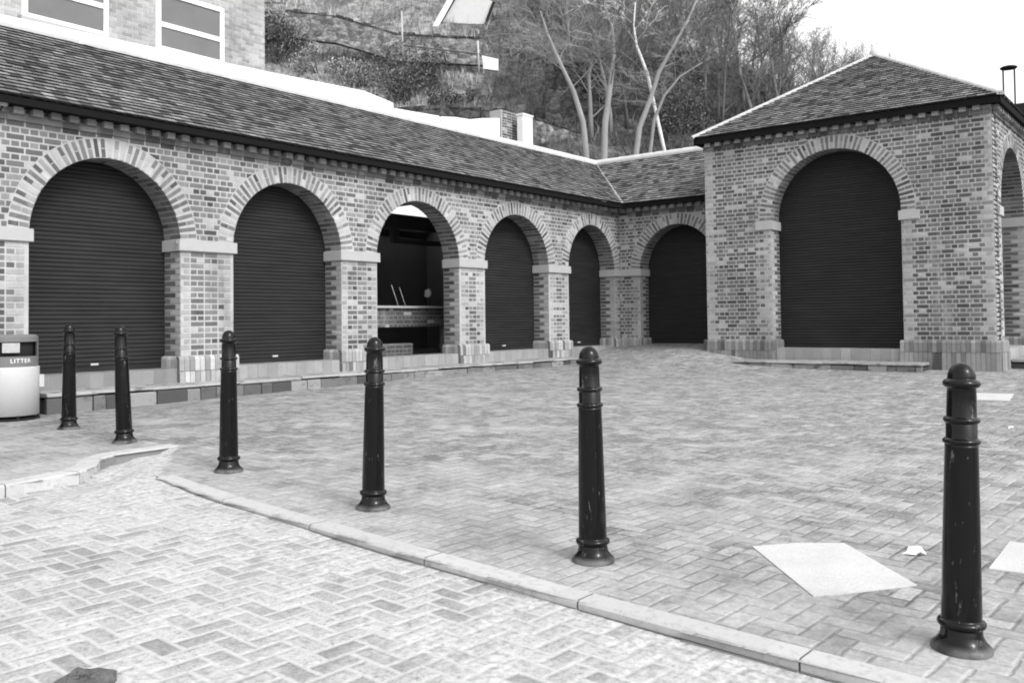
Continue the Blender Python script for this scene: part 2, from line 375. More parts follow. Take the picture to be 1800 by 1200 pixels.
def resample(P, st):
    out = [Vector((*P[0], 0))]; 
    for a, b in zip(P[:-1], P[1:]):
        a = Vector((*a, 0)); b = Vector((*b, 0)); n = max(1, int((b-a).length/st))
        out += [a.lerp(b, (i+1)/n) for i in range(n)]
    return out
def kerb(name, path, width, side, stone, top, low):
    """stones along the path; side=+1 puts the stone to the left of the walking direction"""
    mb = MB(); pts = resample(path, .12); L = 0; tone = .41
    for i in range(len(pts)-1):
        a, b = pts[i], pts[i+1]; seg = (b-a).length
        d = (b-a).normalized()
        n0 = Vector((-(pts[min(i+1, len(pts)-1)]-pts[max(i-1, 0)]).normalized().y, (pts[min(i+1, len(pts)-1)]-pts[max(i-1, 0)]).normalized().x, 0))*side
        n1 = Vector((-(pts[min(i+2, len(pts)-1)]-pts[i]).normalized().y, (pts[min(i+2, len(pts)-1)]-pts[i]).normalized().x, 0))*side
        gap = 0
        if int((L+seg)/stone) != int(L/stone): tone = rng.uniform(.38, .44); gap = .008
        L += seg
        b_ = b-d*gap; rows = []
        for p, nn in ((a, n0), (b_, n1)):
            zt = gz(p.x, p.y)+top; zl = gz(p.x, p.y)-dep(p.x, p.y)-low
            q = p+nn*width
            c = .012
            rows.append([Vector((p.x, p.y, zl)), Vector((p.x, p.y, zt-c)), Vector((p.x, p.y, zt))+nn*c, Vector((q.x, q.y, gz(q.x, q.y)+top)), Vector((q.x, q.y, zl))])
        dk = tone*.45 if (name == 'footway_kerb' and L < .85) else tone  # first stones: shade on the upright face is put into its tone
        for k in range(4): mb.quad([rows[0][k], rows[1][k], rows[1][k+1], rows[0][k+1]], dk if k == 0 else tone)
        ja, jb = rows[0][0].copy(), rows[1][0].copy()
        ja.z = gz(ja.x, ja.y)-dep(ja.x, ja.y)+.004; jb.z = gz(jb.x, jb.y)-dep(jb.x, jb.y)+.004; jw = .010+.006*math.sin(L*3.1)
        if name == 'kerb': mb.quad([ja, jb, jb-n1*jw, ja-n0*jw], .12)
        if gap or i == 0 or i == len(pts)-2: mb.quad(rows[1][::-1], .12); mb.quad(rows[0], tone)
    o = mb.build(name, 'kerb', None, True); o['kind'] = 'structure'; return o
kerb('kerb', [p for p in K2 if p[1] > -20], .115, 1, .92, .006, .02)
kerb('footway_kerb', [p for p in K1 if p[0] > -30], .15, -1, .6, .008, .03)

# ------------------------------------------------------------ brick building kit
BR, CO = .205, .075
class Frame:
    def __init__(s, O, U, N): s.O = Vector(O); s.U = Vector(U); s.N = Vector(N)
    def P(s, u, d, z): return s.O+s.U*u+s.N*d+Vector((0, 0, z))
def clip(poly, ex, ez, nx, nz):
    out = []
    for i in range(len(poly)):
        a = poly[i]; b = poly[(i+1) % len(poly)]
        da = (a[0]-ex)*nx+(a[1]-ez)*nz; db = (b[0]-ex)*nx+(b[1]-ez)*nz
        if da >= 0: out.append(a)
        if (da >= 0) != (db >= 0):
            t = da/(da-db); out.append((a[0]+(b[0]-a[0])*t, a[1]+(b[1]-a[1])*t))
    return out
def area(p): return abs(sum(p[i][0]*p[(i+1) % len(p)][1]-p[(i+1) % len(p)][0]*p[i][1] for i in range(len(p))))/2
def mp(fr, mb, poly, d0, d1, tone):
    mb.prism([fr.P(a, d0, b) for a, b in poly], fr.N*(d1-d0), tone, cap0=False)
def brick_tone(dark): return max(.06, rng.gauss(dark*.78, dark*.27))
MORTAR = .375
def wall(fr, u0, u1, z0, z1, ops, th, dark, quoins, q0=False, q1=False, name='wall', ring=.232):
    """ops: dict(c,a,zc,b,zi,zs,floor)"""
    mb = MB(); ops = sorted(ops, key=lambda o: o['c'])
    def crv(o, u): return o['zc']+o['b']*math.sqrt(max(0, 1-((u-o['c'])/o['a'])**2))
    for d, fl in ((0, False), (-th, True)):
        cur = u0
        for o in ops+[None]:
            e = (o['c']-o['a']) if o else u1
            mb.quad([fr.P(cur, d, z0), fr.P(e, d, z0), fr.P(e, d, z1), fr.P(cur, d, z1)], MORTAR)
            if o:
                N = 40
                us = [o['c']-o['a']*math.cos(math.pi*k/N) for k in range(N+1)]
                for k in range(N):
                    mb.quad([fr.P(us[k], d, crv(o, us[k])), fr.P(us[k+1], d, crv(o, us[k+1])), fr.P(us[k+1], d, z1), fr.P(us[k], d, z1)], MORTAR)
                if d == 0:
                    for k in range(N):
                        mb.quad([fr.P(us[k], 0, crv(o, us[k])), fr.P(us[k], -th, crv(o, us[k])), fr.P(us[k+1], -th, crv(o, us[k+1])), fr.P(us[k+1], 0, crv(o, us[k+1]))], MORTAR*.7)
                    for sgn in (-1, 1):
                        e2 = o['c']+sgn*o['a']
                        mb.quad([fr.P(e2, 0, z0), fr.P(e2, -th, z0), fr.P(e2, -th, o['zc']), fr.P(e2, 0, o['zc'])], MORTAR*.8)
                cur = o['c']+o['a']
    for uu in (u0, u1): mb.quad([fr.P(uu, 0, z0), fr.P(uu, -th, z0), fr.P(uu, -th, z1), fr.P(uu, 0, z1)], MORTAR)
    mb.quad([fr.P(u0, 0, z1), fr.P(u1, 0, z1), fr.P(u1, -th, z1), fr.P(u0, -th, z1)], MORTAR)
    # front bricks
    J = .021; nrow0 = int(math.floor(z0/CO)); nrow1 = int(math.ceil(z1/CO))
    for r in range(nrow0, nrow1):
        za, zb = max(r*CO+J/2, z0), min((r+1)*CO-J/2, z1)
        if zb-za < .02: continue
        hdr = r % 2 == 0; wd = BR/2 if hdr else BR
        segs = []; cur = u0
        for o in ops:
            if zb <= o['zc']+.02:
                segs.append((cur, o['c']-o['a'], cur > u0 or q0, True)); cur = o['c']+o['a']
        segs.append((cur, u1, cur > u0 or q0, q1))
        if segs and len(segs) == 1: segs[0] = (u0, u1, q0, q1)
        for (a, b, qa, qb) in segs:
            # centre the bond on the pier
            L = b-a; x = a-(0 if not hdr else BR/4)
            if L < 1.2: x = a+(L % wd)/2-wd+(.0 if hdr else BR/4 if L % BR > .1 else 0)
            while x < b:
                xa, xb = max(x+J/2, a+J/2 if qa else a), min(x+wd-J/2, b-J/2 if qb else b); x += wd
                if xb-xa < .03: continue
                poly = [(xa, za), (xb, za), (xb, zb), (xa, zb)]; ok = True; mx = (xa+xb)/2; mz = (za+zb)/2
                for o in ops:
                    if mz > o['zs']-.01:
                        A, B = o['a']+ring, o['b']+ring
                        th_ = math.atan2((mz-o['zc'])/B, (mx-o['c'])/A)
                        if abs(mx-o['c']) > A+.3 or mz > o['zc']+B+.2: continue
                        ex, ez = o['c']+A*math.cos(th_), o['zc']+B*math.sin(th_); nx, nz = math.cos(th_)/A, math.sin(th_)/B
                        l = math.hypot(nx, nz); nx /= l; nz /= l
                        if mz < o['zc']: ex, ez, nx, nz = o['c']+math.copysign(A, mx-o['c']), mz, math.copysign(1, mx-o['c']), 0
                        poly = clip(poly, ex+nx*.008, ez+nz*.008, nx, nz)
                        if len(poly) < 3: ok = False; break
                    elif mz > o['zi'] and abs(mx-o['c']) < o['a']: ok = False
                if not ok or len(poly) < 3 or area(poly) < .0008: continue
                near = min([mx-a if qa else 9, b-mx if qb else 9])
                lim = .115 if hdr else .20
                if near < lim and quoins and (mz < (ops[0]['zi'] if ops else 9) or (qa and a == u0) or (qb and b == u1)):
                    t = rng.uniform(.25, .36) if rng.random() < .78 else dark*1.3
                else:
                    t = brick_tone(dark)
                    if rng.random() < .08: t = .34
                mp(fr, mb, poly, -.005, .0035+rng.uniform(-.001, .0015), t)
    # jamb bricks in the reveals
    for o in ops:
        for sgn in (-1, 1):
            e = o['c']+sgn*o['a']; n = -fr.U*sgn
            for r in range(int(math.floor(z0/CO)), int(o['zi']/CO+.01)):
                za, zb = max(r*CO+J/2, z0), (r+1)*CO-J/2
                if zb-za < .02: continue
                cut = [0, -.112, -th] if r % 2 == 0 else [0, -.225, -th]
                for k in range(2):
                    p = [fr.P(e, cut[k]-J/2, za), fr.P(e, cut[k+1]+J/2, za), fr.P(e, cut[k+1]+J/2, zb), fr.P(e, cut[k]-J/2, zb)]
                    mb.prism(p, n*.004, rng.uniform(.28, .42) if k == 0 else brick_tone(dark*.75))
    return mb
def arch_ring(fr, o, th, dark, ring=.225):
    mb = MB(); a, b = o['a'], o['b']
    # arc-length samples from springing (zs) to springing
    t0 = math.asin(max(-1, min(1, (o['zs']-o['zc'])/b))); ts = np.linspace(t0, math.pi-t0, 400)
    xs = o['c']+a*np.cos(ts); zs = o['zc']+b*np.sin(ts); L = np.r_[0, np.cumsum(np.hypot(np.diff(xs), np.diff(zs)))]
    n = int(round(L[-1]/.075))
    for k in range(n):
        t = float(np.interp((k+.5)*L[-1]/n, L, ts)); x = o['c']+a*math.cos(t); z = o['zc']+b*math.sin(t)
        nx, nz = math.cos(t)/a, math.sin(t)/b; l = math.hypot(nx, nz); nx /= l; nz /= l; tx, tz = -nz, nx
        h = .0235
        def pl(r0, r1): return [(x+nx*r0+tx*h*s, z+nz*r0+tz*h*s) for s in (-1, 1)]+[(x+nx*r1+tx*h*s, z+nz*r1+tz*h*s) for s in (1, -1)]
        tone = brick_tone(dark)*(1 if k % 2 else 1.15)
        if rng.random() < .15: tone = .34
        if k % 2: mp(fr, mb, pl(.008, ring), -.10, .004, tone)
        else:
            mp(fr, mb, pl(.008, ring*.47), -.10, .004, tone*1.25); mp(fr, mb, pl(ring*.52, ring), -.10, .004, brick_tone(dark))
        cuts = [(.002, -.112), (-.122, -th)] if k % 2 else [(.002, -.225), (-.235, -th)]
        for d0, d1 in cuts:
            p = pl(-.004, .012); mb.prism([fr.P(q[0], d0, q[1]) for q in p], fr.N*(d1-d0), brick_tone(dark*.9))
    return mb
def impost(fr, u0, u1, z0, z1, dback, dfront):
    mb = MB(); c = .006
    prof = [(u0, z0), (u1, z0), (u1, z1-c), (u1-c, z1), (u0+c, z1), (u0, z1-c)]
    mb.prism([fr.P(a, dback, b) for a, b in prof], fr.N*(dfront-c-dback))
    p2 = [(a+(c if a == u0 else -c if a == u1 else 0), b-(c if b == z1 else 0)+(c if b == z0 else 0)) for a, b in prof]
    mb.prism([fr.P(a, dfront-c, b) for a, b in p2], fr.N*c)
    return mb
def plinth(mb, fr, u0, u1, zb0, zb1, tone, proud=.056, tiers=((0, -.2),)):
    """soldier course with a rounded top; zb0/zb1 ground level at both ends"""
    for ti, (zt, zl) in enumerate(tiers):
        pr = proud+.012*ti; x = u0; w_ = .072
        n = max(1, int(round((u1-u0)/w_))); w_ = (u1-u0)/n
        for k in range(n):
            xa, xb = u0+k*w_+.004, u0+(k+1)*w_-.004
            zb = (zb0+(zb1-zb0)*(k+.5)/n) if ti == len(tiers)-1 else zl+.005
            if zb > zt-.02: continue
            t = min(tone*1.35, max(.06, rng.gauss(tone, tone*.26))); j = rng.uniform(-.002, .002)
            prof = [(-.01, zt), (pr*.45, zt), (pr*.8, zt-.012), (pr+j, zt-.04), (pr+j, zb), (-.01, zb)]
            if ti: prof = [(-.01, zt), (pr+j, zt-.003), (pr+j, zb), (-.01, zb)]
            mb.prism([fr.P(xa, d, z) for d, z in prof], fr.U*(xb-xa), t)
        zb = min(zb0, zb1) if ti == len(tiers)-1 else zl
        prof = [(-.02, zt-.004), (pr*.4, zt-.005), (pr*.8-.003, zt-.018), (pr-.005, zt-.045), (pr-.005, zb), (-.02, zb)]
        mb.prism([fr.P(u0+.002, d, z) for d, z in prof], fr.U*(u1-u0-.004), .13)
def cornice(fr, u0, u1, z, dark):
    mb = MB()
    mb.prism([fr.P(u0, 0, z+.002), fr.P(u1, 0, z+.002), fr.P(u1, 0, z+.068), fr.P(u0, 0, z+.068)], fr.N*.024, MORTAR*.75)
    x = u0
    while x < u1-.05:
        xb = min(x+BR-.012, u1); mp(fr, mb, [(x, z), (xb, z), (xb, z+.064), (x, z+.064)], .01, .028+rng.uniform(0, .003), brick_tone(dark*.8))
        x += BR
    x = u0+.05
    while x < u1-.1:
        mp(fr, mb, [(x, z+.0685), (x+.105, z+.0685), (x+.105, z+.14), (x, z+.14)], .0, .095+rng.uniform(-.004, .004), rng.uniform(.2, .36))
        x += BR
    return mb
def eaves(fr, u0, u1, z, zt, ov, e0=0, e1=0):
    mb = MB()
    mb.prism([fr.P(u0, -.05, z+.142), fr.P(u1, -.05, z+.142), fr.P(u1+e1, ov-.01, z+.142), fr.P(u0-e0, ov-.01, z+.142)], (0, 0, .03))
    mb.prism([fr.P(u0-e0, ov-.035, z+.13), fr.P(u1+e1, ov-.035, z+.13), fr.P(u1+e1, ov-.035, zt-.02), fr.P(u0-e0, ov-.035, zt-.02)], fr.N*.03)
    return mb
def tiles(A, B, C, D, base=.15, drop=.0):
    """plain tiles on the planar roof face A,B (eave) D,C (top)"""
    A, B, C, D = map(Vector, (A, B, C, D)); mb = MB()
    ue = (B-A).normalized(); n = ue.cross(D-A)
    if n.length < 1e-6: n = ue.cross(C-A)
    n.normalize()
    if n.z < 0: n = -n
    s = n.cross(ue).normalized()
    if s.z < 0: s = -s
    H = (D-A).dot(s); g = .098; rows = int(H/g)
    mb.quad([A-n*.012, B-n*.012, C-n*.012, D-n*.012], .05)
    la = (D-A).dot(ue); lb = (C-A).dot(ue); L = (B-A).length
    wave = [rng.uniform(-1, 1) for _ in range(9)]
    for r in range(rows+1):
        t0 = r*g-.012; t1 = min(r*g+g*1.25, H)
        def xl(t): return la*max(t, 0)/H
        def xr(t): return L+(lb-L)*max(t, 0)/H
        x = -rng.uniform(0, .14)+min(0, la)
        rowt = rng.uniform(.9, 1.1)
        while x < max(L, lb):
            a0, a1 = max(x, xl(t0)), max(x, xl(t1)); b0, b1 = min(x+.128, xr(t0)), min(x+.128, xr(t1)); xm = x; x += .134
            if b0-a0 < .02 or b1-a1 < -.08: continue
            if b1 < a1: a1 = b1 = (a1+b1)/2
            lift = rng.uniform(0, .006); sk = rng.uniform(-.006, .006)
            def pt(u, t, h): return A+ue*u+s*t+n*h
            q = [pt(a0, t0+sk, .026+lift), pt(b0, t0-sk, .026+lift), pt(b1, t1, .004), pt(a1, t1, .004)]
            clump = .5+.5*math.sin(xm*1.7+wave[0]*3+math.sin(r*.45+wave[1]*4)*1.4)*math.sin(r*.31+xm*.6+wave[2]*5)
            tone = base*rng.choice((.3, .6, .75, .9, 1, 1.1, 1.2, 1.45))*(.88+.24*clump)*rowt
            mb.quad(q, tone)
            mb.quad([pt(a0, t0+sk, .006), pt(b0, t0-sk, .006), q[1], q[0]], .015)  # lower edge near black: shade between the courses painted into its tone
    return mb
def cap_line(P, Q, r, seg, tone=.5, width=1.0):
    mb = MB(); P, Q = Vector(P), Vector(Q); L = (Q-P).length; d = (Q-P)/L; side = d.cross(Vector((0, 0, 1))).normalized(); upv = side.cross(d).normalized()
    if upv.z < 0: upv = -upv
    n = max(1, int(L/seg)); st = L/n
    for k in range(n):
        a = P+d*(k*st); b = P+d*((k+1)*st+.01); ra, rb = r*rng.uniform(1.0, 1.05), r*.95
        ra_ = []
        for (p, rr) in ((a, ra), (b, rb)):
            ra_.append([p+side*(math.cos(an)*rr*width)+upv*(math.sin(an)*rr) for an in [math.pi*i/8 for i in range(-1, 10)]])
        for i in range(10): mb.quad([ra_[0][i], ra_[0][i+1], ra_[1][i+1], ra_[1][i]], tone*rng.uniform(.95, 1.05), True)
        mb.quad(ra_[0], tone*.6)
    return mb
def shutter(fr, c, hw, z0, z1, d):
    """corrugated roller curtain"""
    mb = MB(); p = .052; n = int((z1-z0)/p)
    for k in range(n):
        zz = z0+k*p; pr = [(0, 0), (.007, .010), (.009, .024), (.006, .038), (0, .047), (-.003, .052)]
        for (d0, h0), (d1, h1) in zip(pr[:-1], pr[1:]):
            mb.quad([fr.P(c-hw, d+d0, zz+h0), fr.P(c+hw, d+d0, zz+h0), fr.P(c+hw, d+d1, zz+h1), fr.P(c-hw, d+d1, zz+h1)], .5, True)
    return mb
def fbox(fr, u0, u1, d0, d1, z0, z1, tone=.5):
    mb = MB(); mb.prism([fr.P(u0, d0, z0), fr.P(u1, d0, z0), fr.P(u1, d0, z1), fr.P(u0, d0, z1)], fr.N*(d1-d0), tone); return mb
def sill_mb(fr, u0, u1, z0, z1, d0, d1, tone=.3):
    mb = MB(); n = max(1, int((u1-u0)/.16)); w_ = (u1-u0)/n
    mb.prism([fr.P(u0, d0, z0), fr.P(u1, d0, z0), fr.P(u1, d1-.006, z0), fr.P(u0, d1-.006, z0)], (0, 0, z1-z0-.004), .45)
    for k in range(n):
        t = rng.uniform(.85, 1.15)*tone; a, b = u0+k*w_+.003, u0+(k+1)*w_-.003
        mb.prism([fr.P(a, d0, z0), fr.P(b, d0, z0), fr.P(b, d1, z0), fr.P(a, d1, z0)], (0, 0, z1-z0), t)
    return mb

# ------------------------------------------------------------ arcade
TH = .37; ZC, ZB = 1.445, .97
arc = empty('market_arcade', (-6, 0, -.5)); tag(arc, 'long low brick market arcade with round arches, roller shutters and a tiled roof', 'building')
FL = Frame((0, 0, 0), (1, 0, 0), (0, -1, 0)); FW = Frame((0, 0, 0), (0, -1, 0), (-1, 0, 0))
def OP(c, a, b=ZB, zc=ZC, zi=1.35, zs=1.5): return dict(c=c, a=a, b=b, zc=zc, zi=zi, zs=zs)
opsL = [OP(-17.03, .95), OP(-14.36, .95), OP(-11.67, .94), OP(-8.99, .955), OP(-6.325, .98), OP(-3.665, .985), OP(-1.10, .885)]
XW0 = -18.6
part(wall(FL, XW0, 0, -.34, 2.90, opsL, TH, .17, True), 'wall', 'brick', arc)
opsW = [OP(1.42, .905)]
part(wall(FW, 0.004, 2.62, -.40, 2.90, opsW, TH, .16, True), 'wall', 'brick', arc)
for k, o in enumerate(opsL): part(arch_ring(FL, o, TH, .2), 'arch', 'brick', arc)
part(arch_ring(FW, opsW[0], TH, .19), 'arch', 'brick', arc)
edges = [XW0]+sum([[o['c']-o['a'], o['c']+o['a']] for o in opsL], [])+[-.042]
for i in range(0, len(edges), 2):
    a, b = edges[i], edges[i+1]; last = b > -.1
    part(impost(FL, a-.04 if i else a, b+.04 if not last else b, 1.352, 1.498, -TH+.005, .042), 'impost', 'stone', arc)
    mb = MB(); zb = (-.36)
    za, zb_ = (zb, zb) if not last else (gz(a, -.05)-.03, gz(-.06, -.05)-.03)
    plinth(mb, FL, a-.055, (b+.055) if not last else -.06, za, zb_, .30, tiers=((0, -.19), (-.19, -.3)) if not last else ((0, -.19),))
    for e, sg in ((a, -1), (b, 1)):
        if (i == 0 and sg < 0) or (last and sg > 0): continue
        fr = Frame(FL.P(e, 0, 0), (0, 1, 0), (sg, 0, 0)); plinth(mb, fr, 0.0, TH, -.3, -.3, .30, tiers=((0, -.3),))
    part(mb, 'plinth', 'brick', arc)
# wing piers
part(impost(FW, .0, .515+.04, 1.352, 1.498, -TH+.005, .042), 'impost', 'stone', arc)
part(impost(FW, 2.325-.04, 2.62, 1.352, 1.498, -TH+.005, .042), 'impost', 'stone', arc)
for (a, b) in ((.06, .515+.055), (2.325-.055, 2.61)):
    mb = MB(); plinth(mb, FW, a, b, gz(-.05, -a)-.03, gz(-.05, -b)-.03, .27, tiers=((0, -.19),))
    e, sg = (.515, 1) if a < 1 else (2.325, -1)
    fr = Frame(FW.P(e, 0, 0), (1, 0, 0), FW.U*sg); plinth(mb, fr, 0, TH, -.2, -.2, .27)
    part(mb, 'plinth', 'brick', arc)
ZS = -.152
for k, o in enumerate(opsL):
    a, b = o['c']-o['a'], o['c']+o['a']; dp = (-.36 if k < 6 else gz(o['c'], 0)-.1)
    part(sill_mb(FL, a+.056, b-.056, dp, ZS, -TH-.03, .012 if k < 6 else -.01, .19 if k < 3 else .25), 'sill', 'sill', arc)
    if k != 4:
        s_ = part(shutter(FL, o['c'], o['a']+.06, ZS+.06, 2.56, -TH-.016), 'roller_shutter', 'shutter', arc)
        r_ = fbox(FL, o['c']-o['a']-.05, o['c']+o['a']+.05, -TH-.028, -TH-.004, ZS+.002, ZS+.062).build('bottom_rail', 'shutter'); r_.parent = s_
        h_ = fbox(FL, o['c']-.045, o['c']+.045, -TH-.004, -TH+.016, ZS+.075, ZS+.10).build('handle', 'hip'); h_.parent = s_
o = opsW[0]
part(sill_mb(FW, o['c']-o['a']+.056, o['c']+o['a']-.056, -.4, ZS+.004, -TH-.03, -.02, .22), 'sill', 'sill', arc)
s_ = part(shutter(FW, o['c'], o['a']+.06, ZS+.06, 2.56, -TH-.016), 'roller_shutter', 'shutter', arc)
r_ = fbox(FW, o['c']-o['a']-.05, o['c']+o['a']+.05, -TH-.028, -TH-.004, ZS+.006, ZS+.066).build('bottom_rail', 'shutter'); r_.parent = s_
ZCO = 2.69
part(cornice(FL, XW0, -.03, ZCO, .2), 'cornice', 'brick', arc)
part(cornice(FW, 0.03, 2.62, ZCO, .2), 'cornice', 'brick', arc)
OV, ZE, ZR, YR = .26, 2.919, 4.25, 1.616
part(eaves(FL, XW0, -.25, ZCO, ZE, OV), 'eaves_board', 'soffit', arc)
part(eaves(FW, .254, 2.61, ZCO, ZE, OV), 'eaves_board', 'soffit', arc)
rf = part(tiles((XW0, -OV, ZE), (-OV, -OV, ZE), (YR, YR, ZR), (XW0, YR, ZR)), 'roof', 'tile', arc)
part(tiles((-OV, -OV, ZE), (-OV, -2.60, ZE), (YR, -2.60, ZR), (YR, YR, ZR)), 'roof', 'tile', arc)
# rear slopes with the rooflight over the open stall left as a real opening
sl = (ZR-ZE)/(YR+OV); yb = 4.25; zb = ZR-sl*(yb-YR)
xr0, xr1, yr0, yr1 = -4.4, -2.0, 3.2, 4.0
def rz(y): return ZR-sl*(y-YR)
for (xa, xb, ya, yb_) in ((XW0, xr0, YR, yb), (xr1, 3.2, YR, yb), (xr0, xr1, YR, yr0), (xr0, xr1, yr1, yb)):
    mb = MB(); mb.prism([Vector((xa, ya, rz(ya)-.09)), Vector((xb, ya, rz(ya)-.09)), Vector((xb, yb_, rz(yb_)-.09)), Vector((xa, yb_, rz(yb_)-.09))], (0, 0, .08), .1)
    part(mb, 'roof', 'tile', arc)
mb = MB(); mb.prism([Vector((xr0, yr0, rz(yr0)-.05)), Vector((xr1, yr0, rz(yr0)-.05)), Vector((xr1, yr1, rz(yr1)-.05)), Vector((xr0, yr1, rz(yr1)-.05))], (0, 0, .008))
part(mb, 'rooflight', 'rooflight', arc)
mb = MB(); mb.prism([Vector((YR, 2.0, ZR-.02)), Vector((YR, -2.6, ZR-.02)), Vector((4.2, -2.6, 2.5)), Vector((4.2, 2.0, 2.5))], (0, 0, -.05), .1)
part(mb, 'roof', 'tile', arc)
part(cap_line((XW0, YR, ZR-.01), (YR, YR, ZR-.01), .10, .33, .5, 1.1), 'ridge_cap', 'ridge', arc)
part(cap_line((YR, YR, ZR-.01), (YR, -2.5, ZR-.01), .10, .33, .5, 1.1), 'ridge_cap', 'ridge', arc)
part(cap_line((-OV+.02, -OV+.02, ZE+.0), (YR, YR, ZR-.02), .04, .3, .5, 1.6), 'valley', 'hip', arc)
# back wall and cross walls, floor
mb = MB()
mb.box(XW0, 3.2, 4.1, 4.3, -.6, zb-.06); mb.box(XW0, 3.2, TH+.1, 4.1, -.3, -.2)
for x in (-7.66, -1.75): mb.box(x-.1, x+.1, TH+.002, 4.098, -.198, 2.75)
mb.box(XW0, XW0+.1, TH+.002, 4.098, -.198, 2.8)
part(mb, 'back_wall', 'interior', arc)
mb = MB()      # roof timbers seen through the open arch
for x in (-6.9, -5.9): mb.box(x-.05, x+.05, .5, 4.0, 2.45, 2.6)
mb.box(-4.6, -1.9, 3.0, 3.12, 2.36, 2.66); mb.box(-4.0, -3.83, 3.0, 3.1, 2.06, 2.358); mb.box(-3.82, -1.9, 3.0, 3.1, 2.06, 2.15)
MAT['beam'] = simple('pale_timber', .10, .8, .25, 5, 40, .15)
part(mb, 'roof_beam', 'beam', arc)
mb = MB(); mb.box(-4.7, -3.9, 4.04, 4.098, 1.75, 2.2); part(mb, 'wall_panel', 'beam', arc)
# raised step along the front
def two_course(fr, u0, u1, dout, zt, back, seed):
    q = random.Random(seed); mb = MB(); u = u0
    while u < u1-.02:                                   # worn coping slabs
        w_ = min(q.uniform(.35, .7), u1-u); 
        if u1-(u+w_) < .15: w_ = u1-u
        a, b = u+.003, u+w_-.003; dd = dout+q.uniform(-.008, .008); th = q.uniform(.028, .042); z = zt+q.uniform(-.005, .004)
        mb.prism([fr.P(a, back, z+.008), fr.P(a, dd-.03, z), fr.P(a, dd-.008, z-.008), fr.P(a, dd, z-.028), fr.P(a, dd-.006, z-th), fr.P(a, back, z-th)], fr.U*(b-a), q.uniform(.24, .33)); u += w_
    u = u0
    while u < u1-.02:                                   # rough stones below
        w_ = min(q.uniform(.14, .42), u1-u)
        if u1-(u+w_) < .08: w_ = u1-u
        a, b = u+.006, u+w_-.006; dd = dout-.018+q.uniform(-.012, .012); p = fr.P((a+b)/2, dout, 0); g = gz(p.x, p.y)-.05; z = zt-.050+q.uniform(-.006, .003)
        if g < z-.02: mb.prism([fr.P(a, dd-.05, z), fr.P(a, dd-.01, z), fr.P(a, dd, z-.02), fr.P(a, dd+.004, g), fr.P(a, dd-.05, g)], fr.U*(b-a), q.choice((.06, .09, .13, .18, .24)))
        u += w_
    mb.prism([fr.P(u0+.02, back, zt-.07), fr.P(u0+.02, dout-.06, zt-.07), fr.P(u0+.02, dout-.06, zt-.45), fr.P(u0+.02, back, zt-.45)], fr.U*(u1-u0-.04), .05)
    return mb
part(two_course(FL, -12.6, -2.05, .42, -.335, .004, 5), 'step', 'step', arc, fix=True)

# ------------------------------------------------------------ pavilion
XP = -1.076; YA, YB = -2.62, -7.64; LP = YA-YB; DPT = 5.02
pav = empty('brick_pavilion', (XP+2.5, (YA+YB)/2, -.5)); tag(pav, 'square brick pavilion with pyramid tiled roof at the right end of the arcade', 'building')
FP = Frame((XP, YA, 0), (0, -1, 0), (-1, 0, 0))      # front, u to the right
FR = Frame((XP, YB, 0), (1, 0, 0), (0, -1, 0))       # right side
opP = OP(2.465, 1.145, 1.16, 2.235, 2.03, 2.20); opR = OP(1.72, 1.10, 1.14, 2.18, 2.03, 2.20)
ZPC = 3.645
part(wall(FP, 0, LP, -.60, ZPC+.2, [opP], TH, .145, True, True, True), 'wall', 'brick', pav)
part(wall(FR, 0.004, DPT, -.60, ZPC+.2, [opR], TH, .16, True, True, True), 'wall', 'brick', pav)
mb = MB(); mb.box(XP+.01, XP+DPT, YA-TH, YA-.002, -.6, ZPC+.2, .35); mb.box(XP+DPT-TH, XP+DPT, YB+TH, YA-TH-.002, -.6, ZPC+.2, .35)
part(mb, 'wall', 'brick', pav)
part(arch_ring(FP, opP, TH, .17), 'arch', 'brick', pav); part(arch_ring(FR, opR, TH, .18), 'arch', 'brick', pav)
for fr, o in ((FP, opP), (FR, opR)):
    for sg in (-1, 1):
        e = o['c']+sg*o['a']; a, b = sorted((e-sg*.04, e+sg*.30))
        part(impost(fr, a, b, 2.032, 2.19, -TH+.005, .035), 'impost', 'stone', pav)
    L_ = LP if fr is FP else DPT
    for (a, b) in ((-.06 if fr is FP else .0, o['c']-o['a']+.055), (o['c']+o['a']-.055, L_+.06)):
        mb = MB(); pa, pb = fr.P(a, .05, 0), fr.P(b, .05, 0)
        za, zb_ = gz(pa.x, pa.y)-.04, gz(pb.x, pb.y)-.04
        plinth(mb, fr, a, b, za, zb_, .19, .06, tiers=((0, -.2), (-.2, -.5)) if min(za, zb_) < -.32 else ((0, -.2),))
        e, sg = (o['c']-o['a'], 1) if a < 1 else (o['c']+o['a'], -1)
        f2 = Frame(fr.P(e, 0, 0), -fr.N, fr.U*sg); plinth(mb, f2, 0, TH, -.3, -.3, .22, tiers=((0, -.3),))
        part(mb, 'plinth', 'brick', pav)
    part(sill_mb(fr, o['c']-o['a']+.056, o['c']+o['a']-.056, -.36, ZS, -TH-.03, .01, .27), 'sill', 'sill', pav)
    s_ = part(shutter(fr, o['c'], o['a']+.06, ZS+.07, 3.55, -TH-.016), 'roller_shutter', 'shutter', pav)
    r_ = fbox(fr, o['c']-o['a']-.05, o['c']+o['a']+.05, -TH-.028, -TH-.004, ZS+.004, ZS+.072).build('bottom_rail', 'shutter'); r_.parent = s_
FB = Frame((XP+DPT, YA, 0), (-1, 0, 0), (0, 1, 0)); FBK = Frame((XP+DPT, YB, 0), (0, 1, 0), (1, 0, 0))
ze, ov = 3.90, .17
